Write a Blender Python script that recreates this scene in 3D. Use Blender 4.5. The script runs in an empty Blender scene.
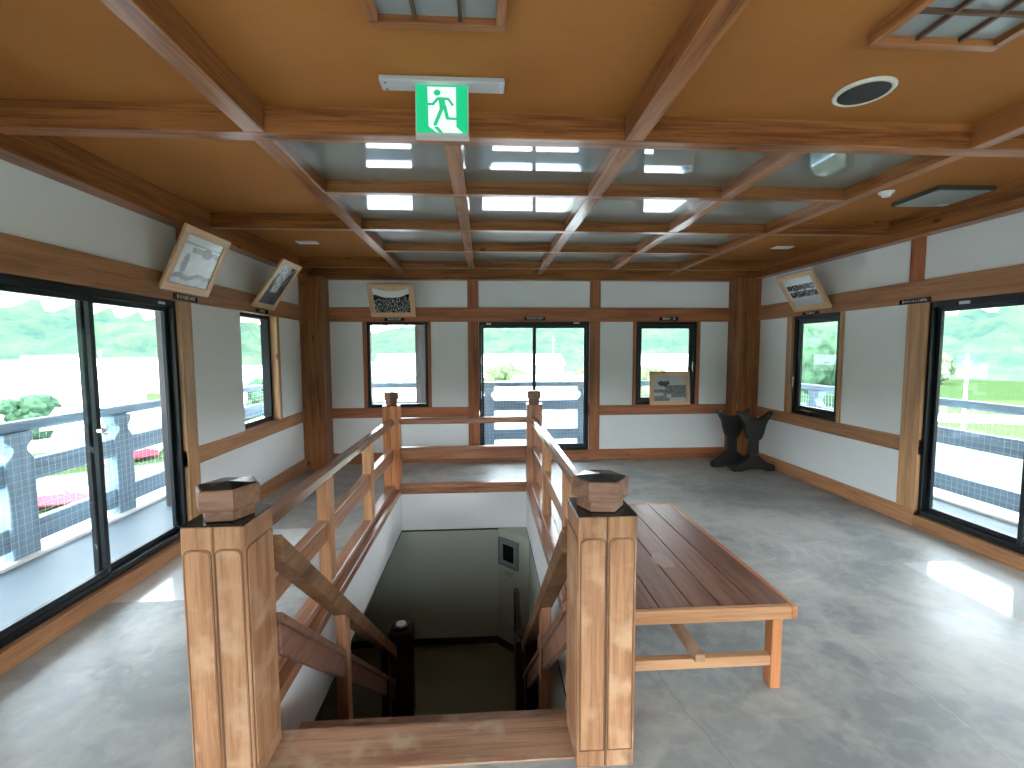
import bpy, bmesh, math, random
from mathutils import Matrix, Vector, noise
random.seed(7)
S = bpy.context.scene
COL = S.collection
# ------------------------------------------------------------------ camera
cam_d = bpy.data.cameras.new('camera'); cam = bpy.data.objects.new('camera', cam_d); COL.objects.link(cam)
cam_d.sensor_width = 36.0; cam_d.lens = 460.0 / 1024 * 36; cam_d.clip_start = .05; cam_d.clip_end = 3000
_r = Vector((0.99820425, -0.05975416, -0.00420881)); _u = Vector((0.00857625, 0.07302303, 0.99729338)); _f = Vector((0.05928508, 0.99553859, -0.07340437))
m = Matrix.Identity(4)
for i in range(3):
    m[i][0] = _r[i]; m[i][1] = _u[i]; m[i][2] = -_f[i]
m[0][3], m[1][3], m[2][3] = 0, 0, 1.5
cam.matrix_world = m
S.camera = cam
# ------------------------------------------------------------------ world, sun, exposure
W = bpy.data.worlds.new('sky'); S.world = W; W.use_nodes = True
nt = W.node_tree; nt.nodes.clear()
wo = nt.nodes.new('ShaderNodeOutputWorld'); bg = nt.nodes.new('ShaderNodeBackground')
tc = nt.nodes.new('ShaderNodeTexCoord'); sp = nt.nodes.new('ShaderNodeSeparateXYZ'); rp = nt.nodes.new('ShaderNodeValToRGB')
nt.links.new(tc.outputs['Generated'], sp.inputs[0]); nt.links.new(sp.outputs['Z'], rp.inputs[0])
rp.color_ramp.elements[0].position = 0.0; rp.color_ramp.elements[0].color = (.93, .98, 1, 1)
rp.color_ramp.elements[1].position = 0.9; rp.color_ramp.elements[1].color = (.62, .80, 1, 1)
nt.links.new(rp.outputs[0], bg.inputs[0]); bg.inputs[1].default_value = 3.4
nt.links.new(bg.outputs[0], wo.inputs[0])
sun_d = bpy.data.lights.new('sun', 'SUN'); sun = bpy.data.objects.new('sun', sun_d); COL.objects.link(sun)
sun_d.energy = 3.5; sun_d.angle = math.radians(12); sun_d.color = (1, .97, .9)
sun.rotation_euler = (math.radians(24), math.radians(-14), 0); sun.location = (0, 0, 30)
S.view_settings.view_transform = 'Standard'; S.view_settings.look = 'None'; S.view_settings.gamma = 1
S.view_settings.use_curve_mapping = False; S.view_settings.exposure = 2.65
S.cycles.max_bounces = 10; S.cycles.diffuse_bounces = 7; S.cycles.glossy_bounces = 5; S.cycles.transparent_max_bounces = 12
S.cycles.sample_clamp_indirect = 6; S.cycles.caustics_reflective = False; S.cycles.caustics_refractive = False

# ------------------------------------------------------------------ room numbers (metres, camera above the origin)
L, R, D, F = -2.264, 3.606, 6.142, -0.742        # wall faces
CEIL, GLASSZ, BZ, EZ = 2.600, 2.562, 2.484, 2.414
LB, LT, DB, DT, BT = 1.876, 2.062, .611, .744, .14
PI = math.pi

# ------------------------------------------------------------------ materials
def new_mat(name):
    mt = bpy.data.materials.new(name); mt.use_nodes = True
    n = mt.node_tree.nodes; l = mt.node_tree.links
    return mt, n, l, n['Principled BSDF']
def plain(name, col, rough=.6, metal=0.0, var=.0, scale=30, bump=0, spec=.5):
    mt, n, l, b = new_mat(name)
    b.inputs['Base Color'].default_value = (*col, 1); b.inputs['Roughness'].default_value = rough; b.inputs['Metallic'].default_value = metal
    b.inputs['Specular IOR Level'].default_value = spec
    if var or bump:
        t = n.new('ShaderNodeTexCoord'); q = n.new('ShaderNodeTexNoise'); q.inputs['Scale'].default_value = scale; q.inputs['Detail'].default_value = 4
        l.new(t.outputs['Object'], q.inputs['Vector'])
        if var:
            r = n.new('ShaderNodeMapRange'); r.inputs['From Min'].default_value = .3; r.inputs['From Max'].default_value = .7
            r.inputs['To Min'].default_value = 1 - var; r.inputs['To Max'].default_value = 1 + var
            l.new(q.outputs[0], r.inputs[0])
            v = n.new('ShaderNodeVectorMath'); v.operation = 'SCALE'; v.inputs[0].default_value = col
            l.new(r.outputs[0], v.inputs['Scale']); l.new(v.outputs[0], b.inputs['Base Color'])
        if bump:
            bp = n.new('ShaderNodeBump'); bp.inputs['Strength'].default_value = bump; bp.inputs['Distance'].default_value = .003
            l.new(q.outputs[0], bp.inputs['Height']); l.new(bp.outputs[0], b.inputs['Normal'])
    return mt
def wood(name, light, dark, axis='X', rough=.45, knots=.0, ring=18.0, contrast=1.0, worn=None):
    """timber with grain running along axis; knots is the share of cells that show a knot"""
    mt, n, l, b = new_mat(name)
    t = n.new('ShaderNodeTexCoord'); oi = n.new('ShaderNodeObjectInfo')
    off = n.new('ShaderNodeVectorMath'); off.operation = 'SCALE'; off.inputs[0].default_value = (3.1, 5.7, 4.3)
    l.new(oi.outputs['Random'], off.inputs['Scale'])
    add = n.new('ShaderNodeVectorMath'); l.new(t.outputs['Object'], add.inputs[0]); l.new(off.outputs[0], add.inputs[1])
    mp = n.new('ShaderNodeMapping'); l.new(add.outputs[0], mp.inputs[0])
    a = 'XYZ'.index(axis); sc = [ring] * 3; sc[a] = ring * .06; mp.inputs['Scale'].default_value = sc
    q = n.new('ShaderNodeTexNoise'); q.inputs['Scale'].default_value = 1; q.inputs['Detail'].default_value = 6; q.inputs['Roughness'].default_value = .62; q.inputs['Distortion'].default_value = .8
    l.new(mp.outputs[0], q.inputs['Vector'])
    mp2 = n.new('ShaderNodeMapping'); l.new(add.outputs[0], mp2.inputs[0]); s2 = [ring * 9] * 3; s2[a] = ring * .25; mp2.inputs['Scale'].default_value = s2
    q2 = n.new('ShaderNodeTexNoise'); q2.inputs['Scale'].default_value = 1; q2.inputs['Detail'].default_value = 2; l.new(mp2.outputs[0], q2.inputs['Vector'])
    mx = n.new('ShaderNodeMath'); mx.operation = 'MULTIPLY_ADD'; mx.inputs[1].default_value = .35; l.new(q2.outputs[0], mx.inputs[0]); l.new(q.outputs[0], mx.inputs[2])
    rp = n.new('ShaderNodeValToRGB'); l.new(mx.outputs[0], rp.inputs[0])
    e = rp.color_ramp.elements; e[0].position = .665 - .145 * contrast; e[0].color = (*[c * .92 for c in dark], 1); e[1].position = .665 + .11; e[1].color = (*light, 1)
    out = rp.outputs[0]
    if knots:
        mk = n.new('ShaderNodeMapping'); l.new(add.outputs[0], mk.inputs[0]); s3 = [6.5] * 3; s3[a] = 3.2; mk.inputs['Scale'].default_value = s3
        vo = n.new('ShaderNodeTexVoronoi'); vo.inputs['Scale'].default_value = 1; l.new(mk.outputs[0], vo.inputs['Vector'])
        d1 = n.new('ShaderNodeMapRange'); d1.inputs['From Min'].default_value = .05; d1.inputs['From Max'].default_value = .15; d1.inputs['To Min'].default_value = 1; d1.inputs['To Max'].default_value = 0
        l.new(vo.outputs['Distance'], d1.inputs[0])
        sx = n.new('ShaderNodeSeparateColor'); l.new(vo.outputs['Color'], sx.inputs[0])
        gt = n.new('ShaderNodeMath'); gt.operation = 'LESS_THAN'; gt.inputs[1].default_value = knots; l.new(sx.outputs[0], gt.inputs[0])
        mu = n.new('ShaderNodeMath'); mu.operation = 'MULTIPLY'; l.new(d1.outputs[0], mu.inputs[0]); l.new(gt.outputs[0], mu.inputs[1])
        mu2 = n.new('ShaderNodeMath'); mu2.operation = 'MULTIPLY'; l.new(mu.outputs[0], mu2.inputs[0]); mu2.inputs[1].default_value = .85
        mi = n.new('ShaderNodeMix'); mi.data_type = 'RGBA'; l.new(mu2.outputs[0], mi.inputs[0]); l.new(out, mi.inputs[6]); mi.inputs[7].default_value = (dark[0] * .25, dark[1] * .18, dark[2] * .15, 1)
        out = mi.outputs[2]
    if worn:
        wn = n.new('ShaderNodeTexNoise'); wn.inputs['Scale'].default_value = 7; wn.inputs['Detail'].default_value = 5; l.new(add.outputs[0], wn.inputs['Vector'])
        wr = n.new('ShaderNodeMapRange'); wr.inputs['From Min'].default_value = .52; wr.inputs['From Max'].default_value = .68; l.new(wn.outputs[0], wr.inputs[0])
        mi = n.new('ShaderNodeMix'); mi.data_type = 'RGBA'; l.new(wr.outputs[0], mi.inputs[0]); l.new(out, mi.inputs[6]); mi.inputs[7].default_value = (*worn, 1)
        out = mi.outputs[2]
    # slight board to board difference
    vr = n.new('ShaderNodeMapRange'); vr.inputs['To Min'].default_value = .9; vr.inputs['To Max'].default_value = 1.1; l.new(oi.outputs['Random'], vr.inputs[0])
    vm = n.new('ShaderNodeVectorMath'); vm.operation = 'SCALE'; l.new(out, vm.inputs[0]); l.new(vr.outputs[0], vm.inputs['Scale'])
    l.new(vm.outputs[0], b.inputs['Base Color'])
    b.inputs['Roughness'].default_value = rough; b.inputs['Specular IOR Level'].default_value = .32
    bp = n.new('ShaderNodeBump'); bp.inputs['Strength'].default_value = .2; bp.inputs['Distance'].default_value = .002
    l.new(mx.outputs[0], bp.inputs['Height']); l.new(bp.outputs[0], b.inputs['Normal'])
    return mt
def woods(name, light, dark, **k):
    return {a: wood(name + '_' + a, light, dark, a, **k) for a in 'XYZ'}
W_BEAM = woods('cedar_beam', (.35, .138, .045), (.165, .052, .017), knots=.62, rough=.30)
W_SHEEN = woods('sheen_beam', (.40, .20, .12), (.25, .11, .06), knots=.15, rough=.2)  # paler than the other beams: reflected window sheen put into the colour
W_WALL = woods('cedar_wall_timber', (.40, .150, .064), (.25, .085, .035), knots=.08, rough=.45)
W_SIDE = woods('lit_wall_timber', (.47, .235, .115), (.33, .15, .066), knots=.12, rough=.4)  # paler than the back wall timber: stronger side light put into the colour
W_PALE = woods('pale_cypress', (.54, .31, .155), (.39, .205, .09), knots=.04, rough=.45)
W_POST = woods('newel_cypress', (.43, .222, .118), (.29, .13, .06), knots=.04, rough=.38, ring=26, worn=(.50, .30, .18))
W_RAIL = woods('balustrade_timber', (.42, .205, .12), (.26, .11, .06), knots=.05, rough=.28)
W_BENCH = woods('bench_top', (.25, .125, .085), (.145, .065, .042), rough=.33, ring=22)
W_BENCHF = woods('bench_frame', (.54, .29, .15), (.38, .175, .08), rough=.42)
W_RED = woods('orange_timber', (.55, .22, .09), (.38, .12, .045), rough=.42)
W_DARK = woods('old_dark_timber', (.050, .028, .020), (.022, .012, .010), rough=.35)
W_STEP = woods('worn_step', (.40, .22, .13), (.24, .11, .06), rough=.5, ring=14, worn=(.42, .30, .20))
W_CAP = woods('rough_cap', (.30, .155, .10), (.16, .07, .042), rough=.5, ring=10, worn=(.36, .22, .16))
W_FRAMEP = woods('picture_frame_wood', (.70, .46, .27), (.60, .37, .20), rough=.4)
W_OUT = woods('weathered_railing', (.22, .33, .42), (.15, .24, .32), rough=.6)
W_OUTPOST = woods('weathered_post', (.13, .12, .12), (.08, .075, .075), rough=.7)
M_BLACK = plain('black_aluminium', (.006, .008, .010), .35, spec=.3)
M_SASH = plain('black_sash', (.007, .012, .016), .35, spec=.35)
M_BLACKLAC = plain('black_lacquered_wood', (.006, .0055, .0055), .5, var=.3, scale=9)
M_PLATE = plain('black_sheet_metal', (.012, .014, .018), .16, .3)
M_WHITE = plain('white_plastic', (.75, .76, .74), .4)
M_CHROME = plain('chrome', (.7, .7, .7), .2, 1.0)
M_STICK = plain('white_sticker', (.7, .72, .74), .5)
def plaster_mat(name, col, bump=.25):
    mt, n, l, b = new_mat(name)
    t = n.new('ShaderNodeTexCoord'); q = n.new('ShaderNodeTexNoise'); q.inputs['Scale'].default_value = 1.3; q.inputs['Detail'].default_value = 3
    l.new(t.outputs['Object'], q.inputs['Vector'])
    rp = n.new('ShaderNodeValToRGB'); l.new(q.outputs[0], rp.inputs[0])
    rp.color_ramp.elements[0].position = .3; rp.color_ramp.elements[0].color = tuple(c * .95 for c in col) + (1,)
    rp.color_ramp.elements[1].position = .7; rp.color_ramp.elements[1].color = (*col, 1)
    l.new(rp.outputs[0], b.inputs['Base Color']); b.inputs['Roughness'].default_value = .75; b.inputs['Specular IOR Level'].default_value = .25
    w1 = n.new('ShaderNodeTexNoise'); w1.inputs['Scale'].default_value = 220; w1.inputs['Detail'].default_value = 1; l.new(t.outputs['Object'], w1.inputs['Vector'])
    bp = n.new('ShaderNodeBump'); bp.inputs['Strength'].default_value = bump; bp.inputs['Distance'].default_value = .0015
    l.new(w1.outputs[0], bp.inputs['Height']); l.new(bp.outputs[0], b.inputs['Normal'])
    return mt
M_PLASTER = plaster_mat('white_wallpaper', (.82, .86, .88))
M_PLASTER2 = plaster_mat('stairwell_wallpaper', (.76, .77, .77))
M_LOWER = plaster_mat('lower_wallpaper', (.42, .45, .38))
M_CEIL = None
def ceil_mat():
    mt, n, l, b = new_mat('tan_ceiling_cloth')
    t = n.new('ShaderNodeTexCoord')
    q = n.new('ShaderNodeTexNoise'); q.inputs['Scale'].default_value = .9; q.inputs['Detail'].default_value = 3; l.new(t.outputs['Object'], q.inputs['Vector'])
    mp = n.new('ShaderNodeMapping'); mp.inputs['Scale'].default_value = (25, 190, 1); l.new(t.outputs['Object'], mp.inputs[0])
    q2 = n.new('ShaderNodeTexNoise'); q2.inputs['Scale'].default_value = 1; q2.inputs['Detail'].default_value = 2; l.new(mp.outputs[0], q2.inputs['Vector'])
    mx = n.new('ShaderNodeMath'); mx.operation = 'MULTIPLY_ADD'; mx.inputs[1].default_value = .35; l.new(q2.outputs[0], mx.inputs[0]); l.new(q.outputs[0], mx.inputs[2])
    rp = n.new('ShaderNodeValToRGB'); l.new(mx.outputs[0], rp.inputs[0])
    e = rp.color_ramp.elements; e[0].position = .45; e[0].color = (.31, .118, .027, 1); e[1].position = .9; e[1].color = (.39, .158, .040, 1)
    l.new(rp.outputs[0], b.inputs['Base Color']); b.inputs['Roughness'].default_value = .8; b.inputs['Specular IOR Level'].default_value = .15
    return mt
M_CEIL = ceil_mat()
def floor_mat():
    mt, n, l, b = new_mat('polished_cement')
    t = n.new('ShaderNodeTexCoord')
    def nz(scale, det, dist=0, vec=None, lo=.35, hi=.65):
        q = n.new('ShaderNodeTexNoise'); q.inputs['Scale'].default_value = scale; q.inputs['Detail'].default_value = det; q.inputs['Distortion'].default_value = dist
        l.new(vec or t.outputs['Object'], q.inputs['Vector'])
        r = n.new('ShaderNodeMapRange'); r.inputs['From Min'].default_value = lo; r.inputs['From Max'].default_value = hi; l.new(q.outputs[0], r.inputs[0])
        return r.outputs[0]
    def math_(op, a, bb=None, c=None):
        k = n.new('ShaderNodeMath'); k.operation = op
        for i, v in enumerate((a, bb, c)):
            if v is None: continue
            if isinstance(v, (int, float)): k.inputs[i].default_value = v
            else: l.new(v, k.inputs[i])
        return k.outputs[0]
    def mix(f, a, bb):
        k = n.new('ShaderNodeMix'); k.data_type = 'RGBA'
        l.new(f, k.inputs[0]) if not isinstance(f, float) else None
        for i, v in ((6, a), (7, bb)):
            if isinstance(v, tuple): k.inputs[i].default_value = (*v, 1)
            else: l.new(v, k.inputs[i])
        return k.outputs[2]
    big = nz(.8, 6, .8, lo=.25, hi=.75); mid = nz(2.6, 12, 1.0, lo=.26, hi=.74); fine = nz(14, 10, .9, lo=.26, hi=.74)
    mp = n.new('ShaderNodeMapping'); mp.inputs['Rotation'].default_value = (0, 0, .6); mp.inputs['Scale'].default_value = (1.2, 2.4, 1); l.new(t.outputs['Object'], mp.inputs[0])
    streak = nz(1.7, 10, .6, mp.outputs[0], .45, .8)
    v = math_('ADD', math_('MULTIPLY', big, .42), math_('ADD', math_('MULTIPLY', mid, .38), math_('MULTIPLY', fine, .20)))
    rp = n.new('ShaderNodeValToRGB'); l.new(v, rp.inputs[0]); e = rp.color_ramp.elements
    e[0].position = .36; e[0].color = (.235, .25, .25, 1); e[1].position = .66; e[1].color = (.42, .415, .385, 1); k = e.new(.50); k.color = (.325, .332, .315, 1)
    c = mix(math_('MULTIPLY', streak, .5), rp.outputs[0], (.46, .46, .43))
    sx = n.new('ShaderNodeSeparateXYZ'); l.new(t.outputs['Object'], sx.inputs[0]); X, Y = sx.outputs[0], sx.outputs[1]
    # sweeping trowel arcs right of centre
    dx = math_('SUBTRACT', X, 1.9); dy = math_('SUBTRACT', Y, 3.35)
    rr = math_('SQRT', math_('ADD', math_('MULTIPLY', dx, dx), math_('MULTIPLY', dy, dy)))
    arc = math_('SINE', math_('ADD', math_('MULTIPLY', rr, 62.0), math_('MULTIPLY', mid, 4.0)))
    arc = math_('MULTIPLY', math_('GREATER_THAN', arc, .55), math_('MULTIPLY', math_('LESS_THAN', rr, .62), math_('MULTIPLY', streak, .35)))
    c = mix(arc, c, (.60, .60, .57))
    # hairline seam and a crack
    wob = math_('MULTIPLY', math_('SUBTRACT', fine, .5), .012)
    seam = math_('LESS_THAN', math_('ABSOLUTE', math_('SUBTRACT', math_('ADD', X, wob), 1.91)), .004)
    seam = math_('MULTIPLY', seam, math_('LESS_THAN', Y, 2.25))
    c = mix(math_('MULTIPLY', seam, .18), c, (.62, .64, .63))
    wob2 = math_('MULTIPLY', math_('SUBTRACT', mid, .5), .10)
    crack = math_('LESS_THAN', math_('ABSOLUTE', math_('SUBTRACT', math_('ADD', X, math_('ADD', wob2, math_('MULTIPLY', math_('SUBTRACT', Y, 2.0), .12))), .80)), .0035)
    crack = math_('MULTIPLY', crack, math_('MULTIPLY', math_('LESS_THAN', Y, 2.4), math_('GREATER_THAN', Y, 1.5)))
    c = mix(math_('MULTIPLY', crack, .3), c, (.12, .12, .11))
    # two paler, smoother rectangles by the sliding doors
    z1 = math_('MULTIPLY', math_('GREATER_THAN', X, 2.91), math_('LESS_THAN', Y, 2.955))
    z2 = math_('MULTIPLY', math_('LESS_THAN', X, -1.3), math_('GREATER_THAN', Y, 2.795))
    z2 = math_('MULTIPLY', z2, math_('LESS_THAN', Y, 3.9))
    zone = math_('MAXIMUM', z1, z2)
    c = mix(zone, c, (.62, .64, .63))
    l.new(c, b.inputs['Base Color'])
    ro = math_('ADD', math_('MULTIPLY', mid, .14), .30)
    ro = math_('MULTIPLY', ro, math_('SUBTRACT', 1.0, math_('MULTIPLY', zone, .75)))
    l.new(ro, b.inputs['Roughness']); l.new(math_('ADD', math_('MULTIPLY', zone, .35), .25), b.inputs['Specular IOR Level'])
    bp = n.new('ShaderNodeBump'); bp.inputs['Strength'].default_value = .05; bp.inputs['Distance'].default_value = .004
    l.new(streak, bp.inputs['Height']); l.new(bp.outputs[0], b.inputs['Normal'])
    return mt
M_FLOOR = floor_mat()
def glass_mat(name, tint, ior=1.45):
    mt = bpy.data.materials.new(name); mt.use_nodes = True; n = mt.node_tree.nodes; l = mt.node_tree.links; n.clear()
    o = n.new('ShaderNodeOutputMaterial'); tr = n.new('ShaderNodeBsdfTransparent'); gl = n.new('ShaderNodeBsdfGlossy'); fr = n.new('ShaderNodeFresnel'); mx = n.new('ShaderNodeMixShader')
    tr.inputs[0].default_value = (*tint, 1); gl.inputs['Roughness'].default_value = .01; fr.inputs[0].default_value = ior
    ge = n.new('ShaderNodeNewGeometry'); iv = n.new('ShaderNodeMath'); iv.operation = 'SUBTRACT'; iv.inputs[0].default_value = 1; l.new(ge.outputs['Backfacing'], iv.inputs[1])
    mu = n.new('ShaderNodeMath'); mu.operation = 'MULTIPLY'; l.new(fr.outputs[0], mu.inputs[0]); l.new(iv.outputs[0], mu.inputs[1])
    l.new(mu.outputs[0], mx.inputs[0]); l.new(tr.outputs[0], mx.inputs[1]); l.new(gl.outputs[0], mx.inputs[2]); l.new(mx.outputs[0], o.inputs[0])
    return mt
M_GLASS = glass_mat('window_glass', (.975, .99, .985))
def mirror_mat():
    mt = bpy.data.materials.new('smoked_ceiling_glass'); mt.use_nodes = True; n = mt.node_tree.nodes; l = mt.node_tree.links
    b = n['Principled BSDF']; b.inputs['Base Color'].default_value = (.17, .18, .15, 1); b.inputs['Roughness'].default_value = .5
    gl = n.new('ShaderNodeBsdfGlossy'); gl.inputs[0].default_value = (.86, .88, .86, 1); gl.inputs['Roughness'].default_value = .015
    fr = n.new('ShaderNodeFresnel'); fr.inputs[0].default_value = 2.7; mx = n.new('ShaderNodeMixShader')
    l.new(fr.outputs[0], mx.inputs[0]); l.new(b.outputs[0], mx.inputs[1]); l.new(gl.outputs[0], mx.inputs[2]); l.new(mx.outputs[0], n['Material Output'].inputs[0])
    return mt
M_MIRROR = mirror_mat()
def emis(name, col, st):
    mt, n, l, b = new_mat(name); b.inputs['Base Color'].default_value = (*col, 1); b.inputs['Emission Color'].default_value = (*col, 1); b.inputs['Emission Strength'].default_value = st
    b.inputs['Roughness'].default_value = .4; return mt

# ------------------------------------------------------------------ helpers
def root(name, loc=(0, 0, 0), label=None, cat=None, group=None, kind=None, parent=None):
    o = bpy.data.objects.new(name, None); COL.objects.link(o); o.location = loc; o.empty_display_size = .1
    if parent: o.parent = parent
    tag(o, label, cat, group, kind); return o
def tag(o, label=None, cat=None, group=None, kind=None):
    for k, v in (('label', label), ('category', cat), ('group', group), ('kind', kind)):
        if v: o[k] = v
    return o
def wloc(o):
    v = Vector((0, 0, 0))
    while o: v += o.location; o = o.parent
    return v
def link(name, bm, mat, parent=None, smooth=False, local=False):
    me = bpy.data.meshes.new(name)
    if not local and parent:
        bmesh.ops.translate(bm, verts=bm.verts, vec=-wloc(parent))
    bmesh.ops.recalc_face_normals(bm, faces=bm.faces)
    bm.to_mesh(me); bm.free(); me.materials.append(mat)
    if smooth:
        for p in me.polygons: p.use_smooth = True
    o = bpy.data.objects.new(name, me); COL.objects.link(o)
    if parent: o.parent = parent
    return o
def abox(bm, x0, x1, y0, y1, z0, z1, bev=0.0):
    vs = [bm.verts.new((x, y, z)) for x in (x0, x1) for y in (y0, y1) for z in (z0, z1)]
    fs = [(0, 1, 3, 2), (4, 6, 7, 5), (0, 4, 5, 1), (2, 3, 7, 6), (0, 2, 6, 4), (1, 5, 7, 3)]
    ff = [bm.faces.new([vs[i] for i in f]) for f in fs]
    if bev:
        es = list({e for f in ff for e in f.edges})
        bmesh.ops.bevel(bm, geom=es, offset=bev, segments=1, profile=.5, affect='EDGES')
def box(name, x0, x1, y0, y1, z0, z1, mat, parent=None, bev=.003, local=False):
    bm = bmesh.new(); abox(bm, min(x0, x1), max(x0, x1), min(y0, y1), max(y0, y1), min(z0, z1), max(z0, z1), bev)
    return link(name, bm, mat, parent, local=local)
def extr(bm, pts, fn, t0, t1, bev=0):
    """prism: pts 2-D, fn(u, v, t) -> 3-D"""
    a = [bm.verts.new(fn(u, v, t0)) for u, v in pts]; b = [bm.verts.new(fn(u, v, t1)) for u, v in pts]
    n = len(pts); f1 = bm.faces.new(a); f2 = bm.faces.new(b[::-1])
    for i in range(n): bm.faces.new((a[i], b[i], b[(i + 1) % n], a[(i + 1) % n]))
    if bev: bmesh.ops.bevel(bm, geom=list(f1.edges) + list(f2.edges), offset=bev, segments=1, profile=.5, affect='EDGES')
def bar(bm, p, q, w, h, up=(0, 0, 1), bev=0):
    """square bar from p to q, w across, h along up"""
    p = Vector(p); q = Vector(q); d = (q - p).normalized(); s = d.cross(Vector(up)).normalized(); u = s.cross(d).normalized()
    vs = []
    for c in (p, q):
        for a, b in ((-1, -1), (1, -1), (1, 1), (-1, 1)): vs.append(bm.verts.new(c + s * a * w / 2 + u * b * h / 2))
    fs = [(0, 1, 2, 3), (7, 6, 5, 4), (0, 4, 5, 1), (1, 5, 6, 2), (2, 6, 7, 3), (3, 7, 4, 0)]
    ff = [bm.faces.new([vs[i] for i in f]) for f in fs]
    if bev: bmesh.ops.bevel(bm, geom=list({e for f in ff for e in f.edges}), offset=bev, segments=1, profile=.5, affect='EDGES')
def cyl(bm, c, r, z0, z1, n=16, r2=None, axis='Z'):
    r2 = r if r2 is None else r2
    def P(a, rr, t):
        u, v = rr * math.cos(a), rr * math.sin(a)
        return {'Z': (c[0] + u, c[1] + v, t), 'X': (t, c[0] + u, c[1] + v), 'Y': (c[0] + u, t, c[1] + v)}[axis]
    A = [bm.verts.new(P(2 * PI * i / n, r, z0)) for i in range(n)]; B = [bm.verts.new(P(2 * PI * i / n, r2, z1)) for i in range(n)]
    bm.faces.new(A[::-1]); bm.faces.new(B)
    for i in range(n): bm.faces.new((A[i], A[(i + 1) % n], B[(i + 1) % n], B[i]))
def copy_tree(o, parent=None):
    c = o.copy(); COL.objects.link(c); c.parent = parent
    for ch in list(o.children): copy_tree(ch, c)
    return c

# ================================================================== SETTING: floor
H0, H1, HY0, HY1 = -.90, .44, 1.77, 4.86     # stairwell opening
flr = root('floor', (0, 0, 0), kind='structure')
bm = bmesh.new()
def slab(x0, x1, y0, y1):
    abox(bm, x0, x1, y0, y1, -.06, 0)
XS = [L - .12, H0, H1, R + .12]
slab(L - .12, R + .12, F - .12, HY0 - .20); slab(L - .12, H0 - .02, HY1, HY1 + .02); slab(H1 + .02, R + .12, HY1, HY1 + .02); slab(L - .12, R + .12, HY1 + .02, D + .12); slab(L - .12, H0 - .02, HY0 - .2, HY1); slab(H1 + .02, R + .12, HY0 - .2, HY1)
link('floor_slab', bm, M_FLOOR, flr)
# worn timber threshold at the head of the stair
box('threshold_board', H0, H1, HY0 - .2, HY0, -.05, .004, W_STEP['X'], flr, .004)
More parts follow.
